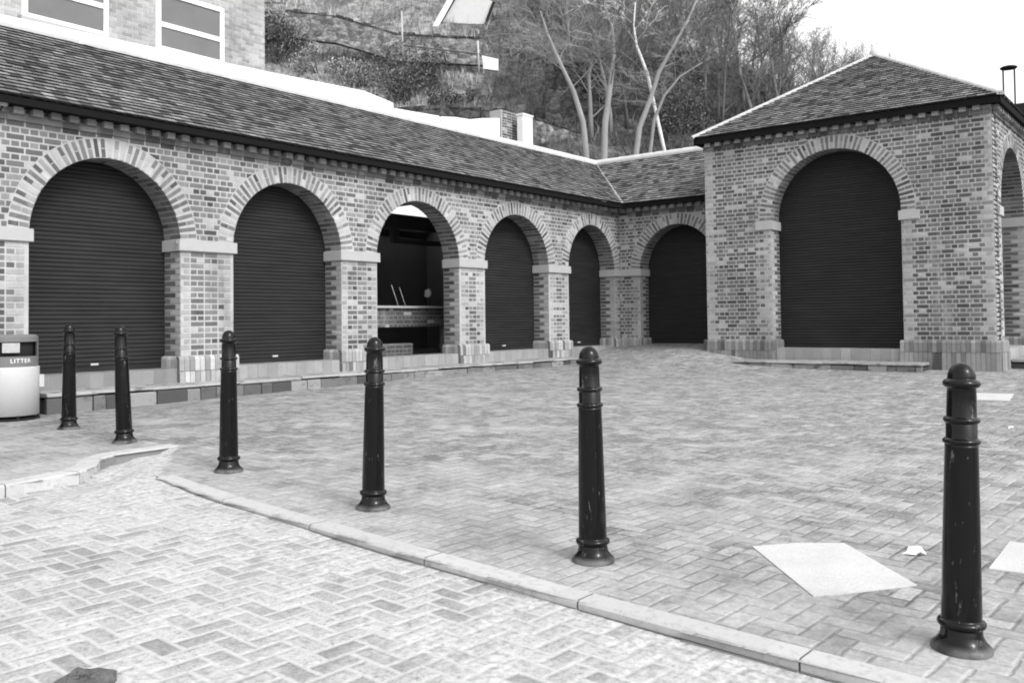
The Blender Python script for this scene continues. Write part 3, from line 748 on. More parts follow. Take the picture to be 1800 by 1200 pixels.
for fr, L_ in ((FP, LP), (FR, DPT), (FB, DPT), (FBK, LP)):
    part(cornice(fr, .0, L_, ZPC, .17), 'cornice', 'brick', pav)
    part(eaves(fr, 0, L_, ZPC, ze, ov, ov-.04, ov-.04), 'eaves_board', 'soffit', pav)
c0 = Vector((XP-ov, YA+ov, ze)); c1 = Vector((XP-ov, YB-ov, ze)); c2 = Vector((XP+DPT+ov, YB-ov, ze)); c3 = Vector((XP+DPT+ov, YA+ov, ze))
ap = Vector((XP+DPT/2, (YA+YB)/2, 5.62))
for a, b in ((c0, c1), (c1, c2), (c2, c3), (c3, c0)): part(tiles(a, b, ap, ap, .15), 'roof', 'tile', pav)
for c in (c0, c1, c2, c3): part(cap_line(c+Vector((0, 0, .005)), ap+Vector((0, 0, .0)), .048, .17, .5, 1.2), 'hip_cap', 'hip', pav)
mb = MB(); mb.lathe([(.0, .14), (.05, .13), (.09, .07), (.1, 0), (.1, -.08)][::-1], 12, .5, tuple(ap)); part(mb, 'hip_cap', 'hip', pav)
# steps in front of the shutter openings
def step_blocks(fr, u0, u1, dout, zt):
    mb = MB(); us = axis([(u0, u1, .27)])
    for i in range(len(us)-1):
        a, b = us[i]+.003, us[i+1]-.003; p = fr.P(a, dout, 0); g = gz(p.x, p.y)-.05; dd = dout+rng.uniform(-.01, .01)
        mb.prism([fr.P(a, .07, zt+.006), fr.P(a, dd-.015, zt), fr.P(a, dd, zt-.02), fr.P(a, dd, g), fr.P(a, .07, g)], fr.U*(b-a), rng.uniform(.15, .26))
        if zt-g > .12: pass
    return mb
part(two_course(FP, .77, 4.02, .57, -.365, .075, 6), 'step', 'step', pav, fix=True)
part(two_course(FR, .75, 4.0, .45, -.33, .075, 7), 'step', 'step', pav, fix=True)

# ------------------------------------------------------------ open stall: counter and what stands on it
X0, X1 = -7.54, -3.9
st = empty('stall_counter', (-6.3, 1.3, -.2)); tag(st, 'brick stall counter with a pale top seen through the only open arch', 'counter')
mb = MB(); mb.box(X0, X1, 1.16, 1.9, .66, .70); part(mb, 'counter_top', 'stone', st)
MORTAR = .16  # counter brickwork darkened: the dimness inside the stall is put into its tones
FC = Frame((0, 1.24, 0), (1, 0, 0), (0, -1, 0))
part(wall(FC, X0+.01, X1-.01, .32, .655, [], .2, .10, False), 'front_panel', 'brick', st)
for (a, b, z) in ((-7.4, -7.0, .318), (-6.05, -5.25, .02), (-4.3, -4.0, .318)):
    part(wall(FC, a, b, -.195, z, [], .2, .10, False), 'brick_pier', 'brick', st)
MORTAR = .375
def thin(name, a, b, r, mat, label, cat, tone=.5):
    mb = MB(); mb.tube([a, b], [r, r*.9], 8, tone); base = Vector(a)
    o_ = mb.build(name, mat); o_.data.transform(Matrix.Translation(-base)); o_.location = base; tag(o_, label, cat); return o_
thin('cane', (-5.60, 1.25, .70), (-5.72, 1.3, 1.08), .008, 'stone', 'left of the two thin white canes leaning on the counter in the open arch', 'cane')
thin('cane', (-5.42, 1.25, .70), (-5.52, 1.3, 1.04), .007, 'stone', 'right of the two thin white canes leaning on the counter in the open arch', 'cane')
fl = empty('dried_flower', (-4.79, 1.25, .70)); tag(fl, 'small pale flower head on a short dark stem at the right end of the counter', 'flower')
mb = MB(); mb.tube([(-4.79, 1.25, .70), (-4.79, 1.25, .84), (-4.81, 1.25, .9)], [.012, .01, .01], 6); part(mb, 'stem', 'dark', fl)
mb = MB()
for k in range(9):
    a = k*2.4; mb.lathe([(.004, -.045), (.03, -.03), (.038, 0), (.028, .03), (.004, .045)], 8, .5, (-4.82+.035*math.cos(a)*(k > 0), 1.25+.03*math.sin(a)*(k > 0), .93+.012*k-.03))
part(mb, 'flower_head', 'stone', fl)

# ------------------------------------------------------------ bollards
def bollard_mesh():
    mb = MB()
    def torus(z, R0, r0, n=6): return [(R0+r0*math.cos(t), z+r0*math.sin(t)) for t in [(-math.pi/2+math.pi*i/n) for i in range(n+1)]]
    prof = [(.0, -.02), (.099, -.02), (.101, .004), (.100, .014), (.093, .021), (.082, .032), (.073, .046), (.069, .058), (.068, .074)]
    prof += torus(.093, .066, .014)
    prof += [(.0655, .112), (.066, .12), (.062, .35), (.057, .6), (.0545, .706), (.0545, .712)]
    prof += torus(.724, .0520, .0105); prof += [(.0515, .736), (.051, .786)]
    prof += torus(.798, .0500, .0105); prof += [(.0495, .81), (.0485, .88), (.0475, .90)]
    prof += torus(.926, .0475, .0145); prof += [(.0465, .9435)]
    prof += [(.0465*math.cos(t), .945+.055*math.sin(t)) for t in [math.pi/2*i/9 for i in range(9)]]+[(.001, 1.0)]
    mb.lathe(prof, 40); return mb
bl = [((-13.049, -1.839), 'thin-looking farthest black bollard, beside the litter bin', (0.3, 0)),
      ((-13.182, -3.094), 'black bollard leaning slightly left, just behind the end of the raised footway kerb', (-2.2, 0)),
      ((-13.412, -4.925), 'black bollard in front of the brick pier between the first two full arches', (0.2, 0)),
      ((-13.564, -6.567), 'black bollard in line with the open arch of the stall', (1.0, 0)),
      ((-13.669, -8.163), 'black bollard in the middle foreground, left of the large pale slab in the paving', (-.4, 0)),
      ((-13.766, -9.757), 'nearest and largest black bollard, at the right side in front of the pavilion corner', (1.5, 0))]
proto = None
for k, ((x, y), lab, (lean, _)) in enumerate(bl):
    if proto is None: proto = o_ = bollard_mesh().build('bollard', 'iron')
    else: o_ = proto.copy(); COL.objects.link(o_)
    z = gz(x, y); o_.location = (x, y, z)
    o_.rotation_mode = 'QUATERNION'; from mathutils import Quaternion
    o_.rotation_quaternion = Quaternion(fw, R(lean)) @ Quaternion((0, 0, 1), k*1.1)
    tag(o_, lab, 'bollard', 'black cast iron bollards along the kerb')

# ------------------------------------------------------------ litter bin
bx, by = -13.01, -.45; bz = gz(bx, by)
bn = empty('litter_bin', (bx, by, bz)); tag(bn, 'round pale litter bin with dark hood at the left edge in front of the arcade', 'litter bin')
th0 = math.atan2(CY_-by, CX-bx); tf = th0+.42
MAT['binpale'] = simple('pale_bin_shell', .43, .45, .06, 5, 30, .05, False, .1, .001); MAT['bindark'] = simple('dark_bin_hood', .14, .5, .15, 6, 40, .1, False, .1, .001)
MAT['hole'] = simple('dark_opening', .012, .9, .1)
mb = MB(); mb.lathe([(.27, .045), (.29, .05), (.292, .54), (.288, .55), (.27, .552)], 48, .5, (bx, by, bz)); part(mb, 'bin_shell', 'binpale', bn)
# hood as a cylinder with a real slot: built from wedge panels
mb = MB(); rr = .280; NS = 48
slot = lambda k: abs(((2*math.pi*k/NS-tf+math.pi) % (2*math.pi))-math.pi) < .78
def cylp(a, r, z): return Vector((bx+r*math.cos(a), by+r*math.sin(a), bz+z))
for k in range(NS):
    a0, a1 = 2*math.pi*k/NS, 2*math.pi*(k+1)/NS; am = k+.5
    zz = [(.553, .66), (.81, .86)] if slot(am) else [(.553, .86)]
    for z0, z1 in zz:
        mb.quad([cylp(a0, rr, z0), cylp(a1, rr, z0), cylp(a1, rr, z1), cylp(a0, rr, z1)], .5, True)
        mb.quad([cylp(a1, rr-.012, z0), cylp(a0, rr-.012, z0), cylp(a0, rr-.012, z1), cylp(a1, rr-.012, z1)], .5, True)
        for zq in (z0, z1): mb.quad([cylp(a0, rr, zq), cylp(a1, rr, zq), cylp(a1, rr-.012, zq), cylp(a0, rr-.012, zq)])
    mb.quad([cylp(a0, rr, .86), cylp(a1, rr, .86), cylp(a1, rr-.03, .885), cylp(a0, rr-.03, .885)], .5, True)
mb.quad([cylp(2*math.pi*k/NS, rr-.03, .885) for k in range(NS)], .5)
hood = part(mb, 'bin_hood', 'bindark', bn)
mb = MB(); mb.lathe([(.24, .56), (.24, .85)], 32, .5, (bx, by, bz)); part(mb, 'bin_liner', 'hole', bn)
def curved(a0, a1, r, z0, z1, n=10):
    mb = MB()
    for k in range(n):
        p, q = a0+(a1-a0)*k/n, a0+(a1-a0)*(k+1)/n
        mb.quad([cylp(p, r, z0), cylp(q, r, z0), cylp(q, r, z1), cylp(p, r, z1)], .5, True)
        mb.quad([cylp(p, r-.004, z0), cylp(q, r-.004, z0), cylp(q, r-.004, z1), cylp(p, r-.004, z1)], .5, True)
        mb.quad([cylp(p, r, z1), cylp(q, r, z1), cylp(q, r-.004, z1), cylp(p, r-.004, z1)], .5)
        mb.quad([cylp(p, r, z0), cylp(q, r, z0), cylp(q, r-.004, z0), cylp(p, r-.004, z0)], .5)
    return mb
MAT['notice'] = simple('pale_notice', .35, .7, .3, 30, 60, .1)
part(curved(tf-.62, tf-.06, .2885, .70, .80), 'notice', 'notice', bn)
mb = MB(); mb.lathe([(.285, .0), (.30, .002), (.30, .012), (.285, .014)], 48, .5, (bx, by, bz+.005))
for k in range(6):
    a = th0+k*math.pi/3+.3; p = cylp(a, .285, .0); mb.box(p.x-.008, p.x+.008, p.y-.008, p.y+.008, bz-.01, bz+.052)
part(mb, 'bin_base', 'dark', bn)
ha = th0+1.45; p = cylp(ha, .30, 0); mb = MB(); mb.box(p.x-.025, p.x+.025, p.y-.03, p.y+.03, bz+.33, bz+.46); part(mb, 'hinge', 'binpale', bn)
cu = bpy.data.curves.new('t', 'FONT'); cu.body = 'LITTER'; cu.size = .062; cu.align_x = 'CENTER'; cu.space_character = 1.12; cu.extrude = .0
to = bpy.data.objects.new('t', cu); COL.objects.link(to)
dg = bpy.context.evaluated_depsgraph_get(); me = bpy.data.meshes.new_from_object(to.evaluated_get(dg)); bpy.data.objects.remove(to)
for v in me.vertices:
    a = tf+v.co.x/.284; q = cylp(a, .2835, .595+v.co.y); v.co = q
me.materials.clear(); me.materials.append(MAT['frame']); lt = bpy.data.objects.new('lettering', me); COL.objects.link(lt); lt.parent = bn; lt.location = -Vector(bn.location)

# ------------------------------------------------------------ slabs, litter, stone on the paving
def slab(pts, lab, h=.006, name='concrete_slab', mat='concrete', cat='slab'):
    mb = MB(); P = [Vector((x, y, gz(x, y)+h)) for x, y in pts]; mb.prism([p-Vector((0, 0, .03)) for p in P], (0, 0, .03))
    c = sum((Vector(p) for p in P), Vector())/len(P); o_ = mb.build(name, mat, None, True); o_.data.transform(Matrix.Translation(-c)); o_.location = c
    tag(o_, lab, cat); return o_
def xy(u, v, z=-.74):
    o0 = Vector((CX, CY_, CZ)); r = fw+r2*((u-900)/FPX)+u2*((PCY-v)/FPX); zz = z
    for _ in range(20): t = (zz-CZ)/r.z; p = o0+r*t; zz = .5*zz+.5*gz(p.x, p.y)
    return (p.x, p.y)
slab([xy(1322, 961), xy(1400, 955), xy(1484, 955), xy(1612, 1029), xy(1500, 1042), xy(1430, 1049)], 'large pale concrete slab set askew in the paving between the two nearest bollards', .005)
slab([xy(1775, 952), xy(1738, 1000), xy(1830, 1012), xy(1850, 962)], 'pale concrete slab cut by the right edge of the picture', .005)
slab([xy(1716, 691), xy(1782, 693), xy(1774, 705), xy(1716, 703)], 'narrow pale slab far back behind the nearest bollard', .008)
def paper(u, v, s, lab):
    x, y = xy(u, v); mb = MB(); z = gz(x, y); q = random.Random(int(u))
    c = Vector((x, y, z+s*.3)); ring = []
    for i in range(9):
        a = i*2*math.pi/9; ring.append(c+Vector((math.cos(a)*s*q.uniform(.6, 1), math.sin(a)*s*q.uniform(.6, 1), q.uniform(-.45, .2)*s)))
    top = c+Vector((s*.3, -s*.2, s*.35)); bot = c-Vector((0, 0, s*.3))
    for i in range(9): mb.quad([ring[i], ring[(i+1) % 9], top]); mb.quad([ring[(i+1) % 9], ring[i], bot])
    o_ = mb.build('crumpled_paper', 'litter'); o_.data.transform(Matrix.Translation(-Vector((x, y, z)))); o_.location = (x, y, z); tag(o_, lab, 'litter')
paper(1607, 973, .06, 'crumpled white paper lying on the pavers left of the nearest bollard')
paper(1777, 752, .03, 'tiny white scrap of litter on the pavers near the right edge')
x, y = xy(152, 1190); mb = MB(); q = random.Random(3); z = gz(x, y)
n1 = 14
for i in range(6):
    for j in range(n1): pass
prof = [(.001, -.02), (.085, -.02), (.095, .01), (.085, .018), (.06, .026), (.03, .022), (.001, .028)]; mb.lathe(prof, 22)
mb.v = [(vx*1.0*(1+.22*math.sin(3*math.atan2(vy, vx)+1)+q.uniform(-.2, .2)), vy*1.25*(1+.18*math.sin(2*math.atan2(vy, vx))), vz*(1+q.uniform(-.5, .5))) for vx, vy, vz in mb.v]
MAT['lump'] = simple('dark_tar', .10, .95, .4, 20, 80, .4, False, .8, .01)
o_ = mb.build('tar_lump', 'lump'); o_.location = (x, y, z-.025); tag(o_, 'dark rough lump stuck on the road pavers at the bottom left', 'lump')

# ------------------------------------------------------------ behind the arcade
def polywall(name, pts, ax, depth, mat, lab, cat, tone=.5):
    """pts: outline (x, z) on plane y=ax"""
    mb = MB(); mb.prism([Vector((x, ax, z)) for x, z in pts], (0, depth, 0), tone)
    o_ = mb.build(name, mat, None, True); c = Vector((pts[0][0], ax, pts[0][1])); o_.data.transform(Matrix.Translation(-c)); o_.location = c; tag(o_, lab, cat); return o_
def topz(lst, y): return [(on(u, v, 1, y).x, on(u, v, 1, y).z) for u, v in lst]
T = topz([(450, 122), (600, 152), (640, 160), (691, 181)], 4.5)
polywall('parapet_wall', [(-19, 2.2), (-19, 5.2)]+topz([(0, 25), (100, 47), (300, 90)], 4.5)+T+[(T[-1][0]+.01, T[-1][1]-.12)]+topz([(772, 204)], 4.5)+[(-.9, 2.2)], 4.5, .25, 'pale', 'long white rendered parapet wall behind the arcade roof ridge', 'wall')
T = topz([(775, 205), (800, 206), (826, 210), (850, 208), (878, 208)], 4.6)
polywall('rendered_wall', [(T[0][0], 3)]+T+[(T[-1][0], 3)], 4.6, .25, 'pale', 'short white rendered wall end rising above the ridge, left of the white post', 'wall')
T = topz([(881, 207), (916, 202)], 4.9); z1 = max(T[0][1], T[1][1])
mbw = wall(Frame((0, 4.9, 0), (1, 0, 0), (0, -1, 0)), T[0][0], T[1][0], 3.5, z1, [], .4, .12, False)
o_ = mbw.build('brick_pier', 'brick'); tag(o_, 'dark brick pier between the white wall end and the white post', 'pier')
a = on(919, 200, 1, 4.5); b = on(936, 200, 1, 4.5)
mb = MB(); mb.box(a.x, b.x, 4.5, 4.7, 3, a.z-.03); mb.box(a.x-.02, b.x+.02, 4.48, 4.72, a.z-.03, a.z+.02)
tag(mb.build('gate_post', 'pale'), 'short white post standing above the ridge beside the dark brick pier', 'post')
# brick house at the upper left
hs = empty('brick_house', (-9, 6, 0)); tag(hs, 'pale brick house with white framed windows rising behind the arcade roof at the upper left', 'house')
FH = Frame((0, 5.2, 0), (1, 0, 0), (0, -1, 0)); xe = on(465, 70, 1, 5.2).x
def housewall():
    mb = MB(); z0, z1 = 2.0, 9.5; mb.box(-22, xe, 5.2, 12, z0, z1, .5)
    for r in range(int(4.8/CO), int(7.6/CO)):
        x = -14+(r % 2)*BR/2
        while x < xe-.02:
            xb = min(x+BR-.014, xe); mp(FH, mb, [(x, r*CO+.006), (xb, r*CO+.006), (xb, (r+1)*CO-.006), (x, (r+1)*CO-.006)], -.004, .005, rng.uniform(.24, .38)); x += BR
    return mb
part(housewall(), 'wall', 'brick', hs)
def window(u0, v0, u1, transom):
    A_ = on(u0, v0, 1, 5.2); B_ = on(u1, v0, 1, 5.2); xa, xb = A_.x, B_.x; za, zb = A_.z, A_.z+1.15
    mb = MB(); f = .085
    mb.box(xa, xa+f, 5.12, 5.195, za, zb); mb.box(xb-f, xb, 5.12, 5.195, za, zb); mb.box(xa+f, xb-f, 5.12, 5.195, zb-f, zb); mb.box(xa+f, xb-f, 5.12, 5.195, za, za+f)
    zt = za+transom; mb.box(xa+f, xb-f, 5.125, 5.195, zt, zt+.09)
    w_ = part(mb, 'window_frame', 'frame', hs)
    mb = MB(); mb.box(xa+f, xb-f, 5.15, 5.17, za+f, zb-f); g = mb.build('window_pane', 'glass'); g.parent = w_
    mb = MB(); mb.box(xa-.05, xb+.05, 5.05, 5.195, za-.09, za-.002); g = mb.build('window_sill', 'stone'); g.parent = w_
window(272, 88, 390, .46)
window(36, 31, 187, .5)
window(-160, 5, -60, .5)
mb = MB(); mb.prism([Vector((-22, 5.0, 9.5)), Vector((-22, 12.2, 9.5)), Vector((-22, 8.6, 12.2))], (22+xe+.2, 0, 0)); part(mb, 'roof', 'dark', hs)

# hillside
nd = Vector((math.cos(.70), math.sin(.70), 0)); ld = Vector((-nd.y, nd.x, 0))
def hnoise(x, y): return .35*math.sin(x*.7+y*.3)+.25*math.sin(x*1.7-y*1.1+1)+.15*math.sin(x*3.1+y*2.3)
def capz(t):
    pts = [(-60, 3), (-24, 4.5), (-17, 7.0), (-14, 9.3), (-11, 11.3), (-8, 13.0), (-5, 16.5), (0, 19), (10, 22), (60, 22)]
    for (a, x), (b, y) in zip(pts[:-1], pts[1:]):
        if a <= t <= b: return x+(y-x)*(t-a)/(b-a)
    return pts[0][1] if t < -60 else pts[-1][1]
def hz_(s, t):
    pts = [(20, -3), (23, -.8), (24.6, 3.4), (28, 5.2), (31, 7.2), (33, 8.4), (36, 11.0), (40, 14.8), (50, 21), (90, 24)]
    z = pts[0][1]
    for (a, x), (b, y) in zip(pts[:-1], pts[1:]):
        if a <= s <= b: z = x+(y-x)*(s-a)/(b-a)
    if s > 90: z = 24
    if s > 28: 
        c = capz(t*36/s); z = c-(.6*math.log1p(math.exp((c-z)/.6)) if (c-z) < 30 else (c-z)) if True else z
        z = c-(math.log1p(math.exp(min(30, (c-z)/.8)))*.8 if True else 0)
    return z+hnoise(s, t)*.5
def HP(s, t, dz=0): p = Vector((CX, CY_, 0))+nd*s+ld*t; p.z = hz_(s, t)+dz; return p
V = []; F = []; SS = axis([(20, 26, .8), (26, 46, .4), (46, 95, 3)]); TT = axis([(-45, -20, 1.5), (-20, 16, .4), (16, 45, 1.5)])
for s in SS:
    for t in TT: V.append(tuple(HP(s, t)))
for i in range(len(SS)-1):
    for j in range(len(TT)-1): a = i*len(TT)+j; F.append((a, a+len(TT), a+len(TT)+1, a+1))
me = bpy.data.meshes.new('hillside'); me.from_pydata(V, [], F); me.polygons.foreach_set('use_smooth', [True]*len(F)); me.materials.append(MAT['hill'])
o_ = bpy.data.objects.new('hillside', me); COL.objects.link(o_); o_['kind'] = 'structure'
def hill_at(u, v):
    """first point of the hill along the line through photo pixel"""
    for k in range(220, 700):
        p = at(u, v, k*.1); d = p-Vector((CX, CY_, 0)); s, t = d.dot(nd), d.dot(ld)
        if p.z < hz_(s, t): return p, s, t
    return None
# long grass / brambles over the hill
mb = MB(); q = random.Random(11)
for _ in range(17000):
    s = q.uniform(26, 44); t = q.uniform(-18, 15); p = HP(s, t, -.03); k = hnoise(s*1.3, t*1.3)
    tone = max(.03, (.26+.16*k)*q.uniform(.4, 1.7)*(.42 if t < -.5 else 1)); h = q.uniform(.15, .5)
    for _b in range(2):
        d = Vector((q.uniform(-.5, .5), q.uniform(-.5, .5), 1))*h; sd_ = Vector((q.uniform(-1, 1), q.uniform(-1, 1), 0)).normalized()*.018
        mb.quad([p-sd_, p+sd_, p+d], tone)
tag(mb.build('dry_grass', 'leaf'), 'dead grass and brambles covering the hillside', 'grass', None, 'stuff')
# walls on the hill
def hwall(name, pts, h, th_, mat, lab, cop=None):
    """pts: photo pixels of the top line with distances"""
    P = [at(u, v, d) for u, v, d in pts]; o0 = empty(name, tuple(P[0])); tag(o0, lab, 'wall')
    mb = MB(); mc = MB()
    for a, b in zip(P[:-1], P[1:]):
        d = (b-a); n = Vector((d.y, -d.x, 0)).normalized()
        if n.dot(nd) > 0: n = -n
        mb.prism([a, b, b-Vector((0, 0, h)), a-Vector((0, 0, h))], -n*th_)
        L_ = (b-a).length; k_ = max(1, int(L_/.32))
        for i_ in range(k_):
            p0, p1 = a.lerp(b, (i_+.04)/k_), a.lerp(b, (i_+.96)/k_); hh = rng.uniform(.03, .13)
            mc.prism([p0+n*rng.uniform(.0, .06), p1+n*rng.uniform(.0, .06), p1-n*(th_+.03), p0-n*(th_+.03)], (0, 0, hh))
    part(mb, 'wall_face', mat, o0, fix=True)
    part(mc, 'coping', cop or mat, o0, fix=True)
hwall('boundary_wall', [(925, 206, 29), (1000, 228, 30), (1110, 268, 31), (1200, 285, 31)], 3, .3, 'rubble', 'low grey boundary wall sloping down behind the pale tree trunks', 'darkrubble')
hwall('retaining_wall', [(958, 118, 31), (1040, 110, 31), (1085, 104, 31), (1180, 102, 31), (1235, 125, 31)], 2.2, .4, 'darkrubble', 'dark retaining wall on the hillside behind the pale tree trunks')
hwall('dry_stone_wall', [(700, 196, 28), (790, 190, 28.5), (880, 196, 29), (930, 206, 29)], 1.2, .4, 'darkrubble', 'dark broken stone wall directly above the white rendered wall end')
hwall('garden_wall', [(500, 20, 35), (590, 30, 35), (700, 62, 35), (850, 69, 35)], 1.0, .3, 'rubble', 'dark topped garden wall near the top of the bank below the gable', 'darkrubble')
hwall('terrace_wall', [(1180, 170, 34), (1260, 172, 34.5), (1340, 184, 35)], .5, .3, 'darkrubble', 'low dark terrace wall in the thicket left of the pavilion roof')
# rail fence
fn = empty('rail_fence', tuple(at(708, 95, 33))); tag(fn, 'thin pale rail fence on tall posts standing on the bank', 'fence')
for (u, v0, v1) in ((708, 20, 92), (842, 72, 122)):
    mb = MB(); mb.tube([at(u, v1+6, 33), at(u-2, v0, 33)], [.035, .03], 6, .45); part(mb, 'post', 'bark', fn)
mb = MB(); mb.tube([at(708, 80, 33), at(842, 95, 33), at(878, 103, 33)], [.03, .03, .03], 6, .12); part(mb, 'rail', 'bark', fn)
mb = MB(); P = [at(847, 97, 33.2), at(876, 101, 33.2), at(876, 124, 33.2), at(850, 121, 33.2)]; mb.prism(P, nd*.3); o_ = mb.build('pale_block', 'pale', None, True); tag(o_, 'small pale rendered block at the right end of the rail fence', 'block')
# gable house high on the bank
P = [at(762, 66, 38), at(815, -30, 38), at(868, 5, 38), at(842, 70, 38)]
gh = empty('gable_house', tuple(P[0])); tag(gh, 'pale gabled outbuilding at the top of the bank cut by the upper edge', 'outbuilding')
MAT['palewall'] = simple('pale_boarding', .5, .8, .1, 5, 30, .08)
mb = MB(); mb.prism([P[0]-Vector((0, 0, .6)), P[0], P[1], P[2], P[3], P[3]-Vector((0, 0, .6))], nd*3); part(mb, 'gable_wall', 'palewall', gh, fix=True)
mb = MB(); mb.tube([P[0]-nd*.05-Vector((.1, -.1, .15)), P[1]-nd*.05], [.08, .08], 4); mb.tube([P[2]-nd*.05, P[3]-nd*.05-Vector((0, 0, .1))], [.07, .07], 4); part(mb, 'bargeboard', 'dark', gh)
mb = MB(); mb.prism([P[0]-nd*.2+ld*.25, P[1]-nd*.2+ld*.25, P[1]-nd*.2, P[0]-nd*.2], nd*3.3); part(mb, 'roof', 'pale', gh, fix=True)

# shrubs
def shrub(name, c, rad, n, tone, lab, leaf=.07, up_=.6):
    q = random.Random(int(abs(c.x*97+c.y*31)*10)); root = empty(name, tuple(c)); tag(root, lab, 'shrub')
    mb = MB(); ms = MB()
    lob = [(Vector((q.uniform(-.7, .7)*rad[0], q.uniform(-.7, .7)*rad[1], q.uniform(.05, .9)*rad[2])), q.uniform(.35, .7)) for _ in range(14)]
    for lp, _ in lob: ms.tube([c-Vector((0, 0, .3)), c+lp*.5+Vector((q.uniform(-.1, .1), 0, 0)), c+lp], [.03, .02, .008], 5, .15)
    for _ in range(n):
        lp, lr = q.choice(lob)
        d = Vector((q.gauss(0, 1), q.gauss(0, 1), q.gauss(0, 1))).normalized()*(q.random()**.4)*lr*min(rad)
        p = c+lp+d; p.z = max(p.z, c.z-.3)
        a = Vector((q.gauss(0, 1), q.gauss(0, 1), q.gauss(0, 1)+up_)).normalized(); b = a.cross(Vector((q.random(), q.random(), q.random()))).normalized(); s = leaf*q.uniform(.6, 1.3)
        mb.quad([p, p+a*s*.6+b*s*.35, p+a*s*1.2, p+a*s*.6-b*s*.35], tone*q.choice((.4, .7, 1, 1.4, 2.2)))
    part(ms, 'stems', 'bark', root); part(mb, 'foliage', 'leaf', root)
def hp(u, v): r = hill_at(u, v); return r[0] if r else at(u, v, 34)
shrub('ivy_bush', hp(490, 110), (1.1, 1.1, 2.0), 5200, .09, 'tall dark ivy bush against the corner of the brick house', .085)
shrub('evergreen_shrub', hp(720, 175), (1.5, 1.4, 1.6), 6000, .085, 'broad dark evergreen shrub above the stepped end of the white parapet', .075)
shrub('evergreen_shrub', hp(640, 150), (1.4, 1.2, .7), 2200, .2, 'low grey green shrub left of the broad dark shrub', .07)
shrub('evergreen_shrub', hp(560, 125), (1.5, 1.2, .6), 2000, .22, 'low loose shrub right of the tall ivy bush', .07)
shrub('evergreen_shrub', hp(800, 190), (1.1, 1.0, .6), 2200, .08, 'small dark shrub above the broken stone wall', .07)
shrub('evergreen_shrub', hp(1140, 95), (1.3, .9, .9), 3200, .07, 'dark domed shrub on top of the dark retaining wall', .07)
shrub('evergreen_shrub', hp(1200, 235), (1.6, 1.2, 1.2), 3600, .07, 'dark shrub low in the thicket beside the pavilion eaves', .07)
shrub('evergreen_shrub', hp(1010, 100), (.9, .9, .6), 2000, .09, 'small dark shrub behind the leftmost pale trunk', .07)

# trees
def grow(mb, q, p, d, L, r, lev, maxlev, tone, droop=0.0, kids=(3, 5)):
    seg = 4 if lev < maxlev else 3; pts = [p]; rad = [r]; cur = Vector(p); dd = Vector(d)
    for i in range(seg):
        dd = (dd+Vector((q.gauss(0, .16), q.gauss(0, .16), q.gauss(0, .12)+.05-droop*lev*.25))).normalized()
        cur = cur+dd*(L/seg); pts.append(cur.copy()); rad.append(r*(1-.68*(i+1)/seg))
    mb.tube(pts, rad, 6 if lev == 0 else (4 if lev < 2 else 3), tone*q.uniform(.8, 1.2), False)
    if lev >= maxlev: return
    for _ in range(q.randint(*kids)):
        k = q.uniform(.25, 1); i = min(int(k*seg), seg-1); f = k*seg-i; bp = pts[i].lerp(pts[i+1], f)
        base = (pts[i+1]-pts[i]).normalized(); ax = Vector((q.gauss(0, 1), q.gauss(0, 1), q.gauss(0, .5))).normalized()
        nd_ = (base*q.uniform(.6, 1.1)+ax*q.uniform(.5, .9)+Vector((0, 0, .15))).normalized()
        grow(mb, q, bp, nd_, L*q.uniform(.45, .72), max(rad[min(i+1, seg)]*.7, .0048)+.002, lev+1, maxlev, tone, droop, kids)
templ = []
for k in range(5):
    q = random.Random(100+k); mt = MB(); mc = MB(); tone = (.17, .22, .13, .19, .08)[k]
    H = q.uniform(3.6, 4.6); pts = [Vector((0, 0, -.3))]; dd = Vector((q.uniform(-.2, .2), q.uniform(-.2, .2), 1)); rad = [.09]
    for i in range(6):
        dd = (dd+Vector((q.gauss(0, .1), q.gauss(0, .1), 0))).normalized(); pts.append(pts[-1]+dd*H/6); rad.append(.09*(1-.8*(i+1)/6))
    mt.tube(pts, rad, 7, tone)
    for j in range(15):
        i = q.randint(1, 5); a = q.uniform(0, 6.28)
        grow(mc, q, pts[i].lerp(pts[i+1], q.random()), Vector((math.cos(a), math.sin(a), q.uniform(.5, 1.3))).normalized(), q.uniform(1.1, 1.9)*(1.15-.1*i), rad[i]*.35, 1, 4, tone, (.02, .05, .0, .10, .0)[k], (3, 4))
    templ.append((mt, mc))
tm = []
def bare_tree(k, p, sc, rz_, lab, group):
    while len(tm) <= k: tm.append(None)
    root = empty('bare_tree', tuple(p)); tag(root, lab, 'tree', group)
    root.rotation_euler = (0, 0, rz_); root.scale = (sc, sc, sc)
    if tm[k] is None:
        a = templ[k][0].build('trunk', 'bark'); b = templ[k][1].build('crown', 'bark'); tm[k] = (a, b)
    else: a, b = tm[k][0].copy(), tm[k][1].copy(); COL.objects.link(a); COL.objects.link(b)
    a.parent = root; b.parent = root
q = random.Random(5); cnt = 0
for i in range(138):
    t = q.uniform(-17, 3) if i < 92 else q.uniform(0, 14); s = q.uniform(29.5, 40)
    if 92 <= i < 104: s = q.uniform(36, 42)
    if i >= 104: t = q.uniform(-15.5, -4.5); s = q.uniform(30, 37)
    if (t > -3 and s < 35.5 and i < 92) or (t > -2.5 and s < 40.5): continue
    p = HP(s, t)
    v = 519-((p.z-CZ)/s-.0285)*FPX
    bare_tree(q.randrange(5), p, q.uniform(.6, 1.05) if t > -11 else q.uniform(.45, .75), q.uniform(0, 6.28), 'bare winter tree in the tangled thicket on the hillside', 'bare trees of the hillside thicket')
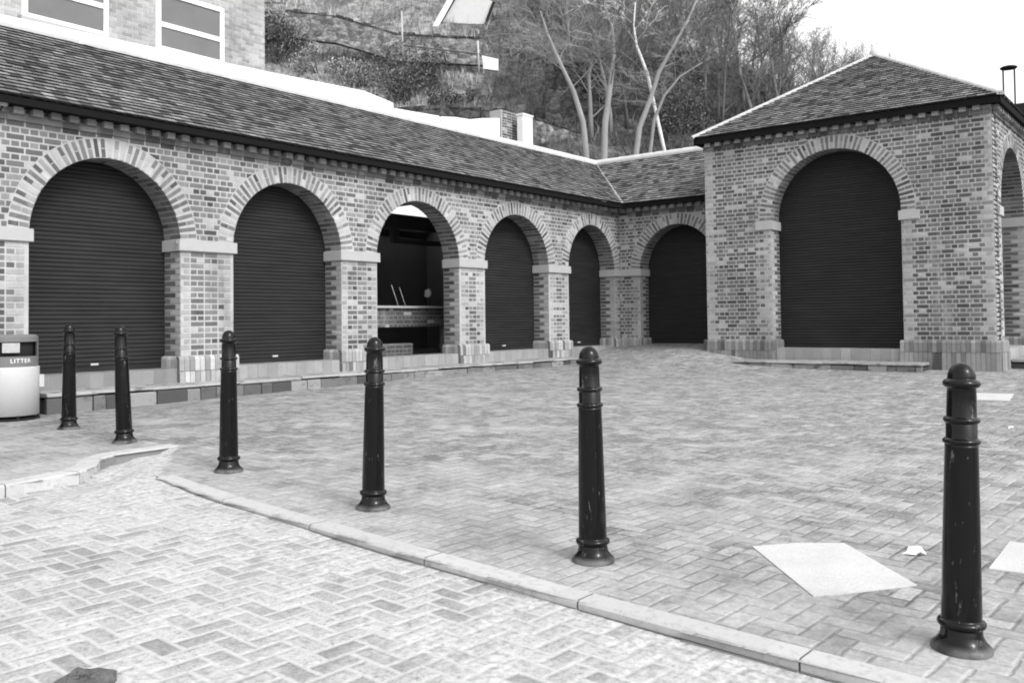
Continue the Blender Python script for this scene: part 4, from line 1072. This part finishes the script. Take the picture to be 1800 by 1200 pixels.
def trunk_tree(pix, d, r0, lab, tone, nb, seed, first=.35):
    q = random.Random(seed); P = [at(u, v, d+e) for u, v, e in pix]; P[0] = P[0]-Vector((0, 0, 1.5)); root = empty('pale_tree', tuple(P[0])); tag(root, lab, 'tree', 'pale trunked trees behind the inner corner')
    fine = []
    for a, b in zip(P[:-1], P[1:]):
        for k in range(3): fine.append(a.lerp(b, k/3))
    fine.append(P[-1]); n = len(fine); rad = [r0*(1-.72*i/(n-1)) for i in range(n)]
    mb = MB(); mb.tube(fine, rad, 10, tone); part(mb, 'trunk', 'bark', root)
    mc = MB()
    for _ in range(nb):
        k = q.uniform(first, .99)*(n-1); i = int(k); bp = fine[i].lerp(fine[i+1], k-i); a = q.uniform(0, 6.28)
        grow(mc, q, bp, Vector((math.cos(a), math.sin(a), q.uniform(.3, 1.2))).normalized(), q.uniform(.8, 1.7), rad[i]*.22, 1, 4, tone*q.choice((.5, .9, 1.1)), .12, (3, 4))
    part(mc, 'crown', 'bark', root)
trunk_tree([(1040, 286, 0), (1025, 215, 0), (1008, 160, 0), (988, 118, 0), (962, 60, .3), (950, 20, .5)], 24.3, .088, 'leftmost pale trunk leaning left out of the inner roof corner', .25, 13, 21)
trunk_tree([(1057, 284, 0), (1064, 215, 0), (1073, 150, 0), (1079, 95, 0), (1076, 50, 0), (1060, 5, 0)], 24.6, .100, 'thickest pale trunk rising nearly straight from the inner roof corner', .25, 16, 22)
trunk_tree([(1104, 280, 0), (1124, 225, 0), (1142, 178, 0), (1158, 128, 0), (1178, 92, 0), (1208, 38, .3), (1225, 0, .4)], 25, .088, 'pale trunk leaning right with a long bright limb, right of the straight trunk', .25, 16, 23)
trunk_tree([(1130, 262, 0), (1150, 210, 0), (1168, 168, 0), (1195, 135, 0), (1235, 110, 0)], 25.4, .06, 'slimmest pale trunk, the rightmost, bending toward the pavilion roof', .23, 12, 24)
trunk_tree([(1172, 200, 0), (1138, 130, 0), (1119, 80, 0), (1114, 45, 0), (1117, 5, 0)], 26.5, .055, 'white birch like stem hanging down from the top edge between the trunks', .7, 7, 25, .5)
trunk_tree([(1268, 150, 0), (1276, 100, 0), (1282, 50, 0), (1284, 5, 0)], 30, .05, 'thin dark stem standing in the thicket above the pavilion roof slope', .09, 12, 26, .3)
trunk_tree([(1290, 140, 0), (1315, 110, 0), (1345, 90, 0), (1380, 60, 0), (1395, 20, 0)], 31, .05, 'dark forked limb spreading right against the sky above the pavilion roof', .09, 14, 27, .3)

# far right: flue cowl over a low roof
a0 = on(1760, 122, 0, 9.0); a1 = on(1786, 122, 0, 9.0); fx_, fy_ = 9.0, (a0.y+a1.y)/2
fb = empty('rear_building', (fx_, fy_-1, -.5)); tag(fb, 'low dark roofed building just showing at the right edge behind the pavilion', 'building')
zr_ = on(1795, 194, 0, 9.0).z; ye = on(1787, 194, 0, 9).y
mb = MB(); mb.box(8.4, 12, ye-6, ye, -.5, zr_-.25, .3); part(mb, 'wall', 'brick', fb)
mb = MB(); mb.prism([Vector((8.1, ye+.1, zr_-.24)), Vector((12.3, ye+.1, zr_-.24)), Vector((12.3, ye-6, zr_-.24)), Vector((8.1, ye-6, zr_-.24))], (0, 0, .24)); part(mb, 'roof', 'dark', fb)
fc = empty('flue_cowl', (fx_, fy_, zr_-1.5)); tag(fc, 'flat disc shaped flue cowl on two thin legs against the white sky', 'flue cowl')
mb = MB(); rr_ = abs(a0.y-a1.y)*.62
mb.lathe([(.01, -.03), (rr_*.9, -.02), (rr_, .01), (rr_*.8, .035), (.01, .05)], 24, .5, (fx_, fy_, a0.z)); part(mb, 'cowl_disc', 'dark', fc)
for sg in (-1, 1):
    mb = MB(); mb.tube([(fx_, fy_+sg*rr_*.62, zr_-.9), (fx_, fy_+sg*rr_*.62, a0.z-.01)], [.022, .022], 8); part(mb, 'leg', 'dark', fc)
mb = MB(); mb.lathe([(rr_*.55, -2.2), (rr_*.55, -.95)], 16, .5, (fx_, fy_, a0.z)); part(mb, 'flue_pipe', 'bindark', fc)

# small bracket lamp on the wall at the left edge
p = on(4, 186, 1, -.12); bl_ = empty('wall_lamp', tuple(p)); tag(bl_, 'small dark wall lamp under the eaves cut by the left edge', 'lamp')
mb = MB(); mb.tube([(p.x-.1, -.002, p.z-.08), (p.x-.1, -.12, p.z-.10), (p.x-.03, -.16, p.z-.05), (p.x, -.14, p.z+.0)], [.012]*4, 8); part(mb, 'bracket', 'dark', bl_)
mb = MB(); mb.lathe([(.01, -.03), (.045, -.025), (.05, .03), (.03, .05), (.005, .055)], 16, .5, (p.x, -.14, p.z+.02)); part(mb, 'lamp_head', 'hip', bl_)
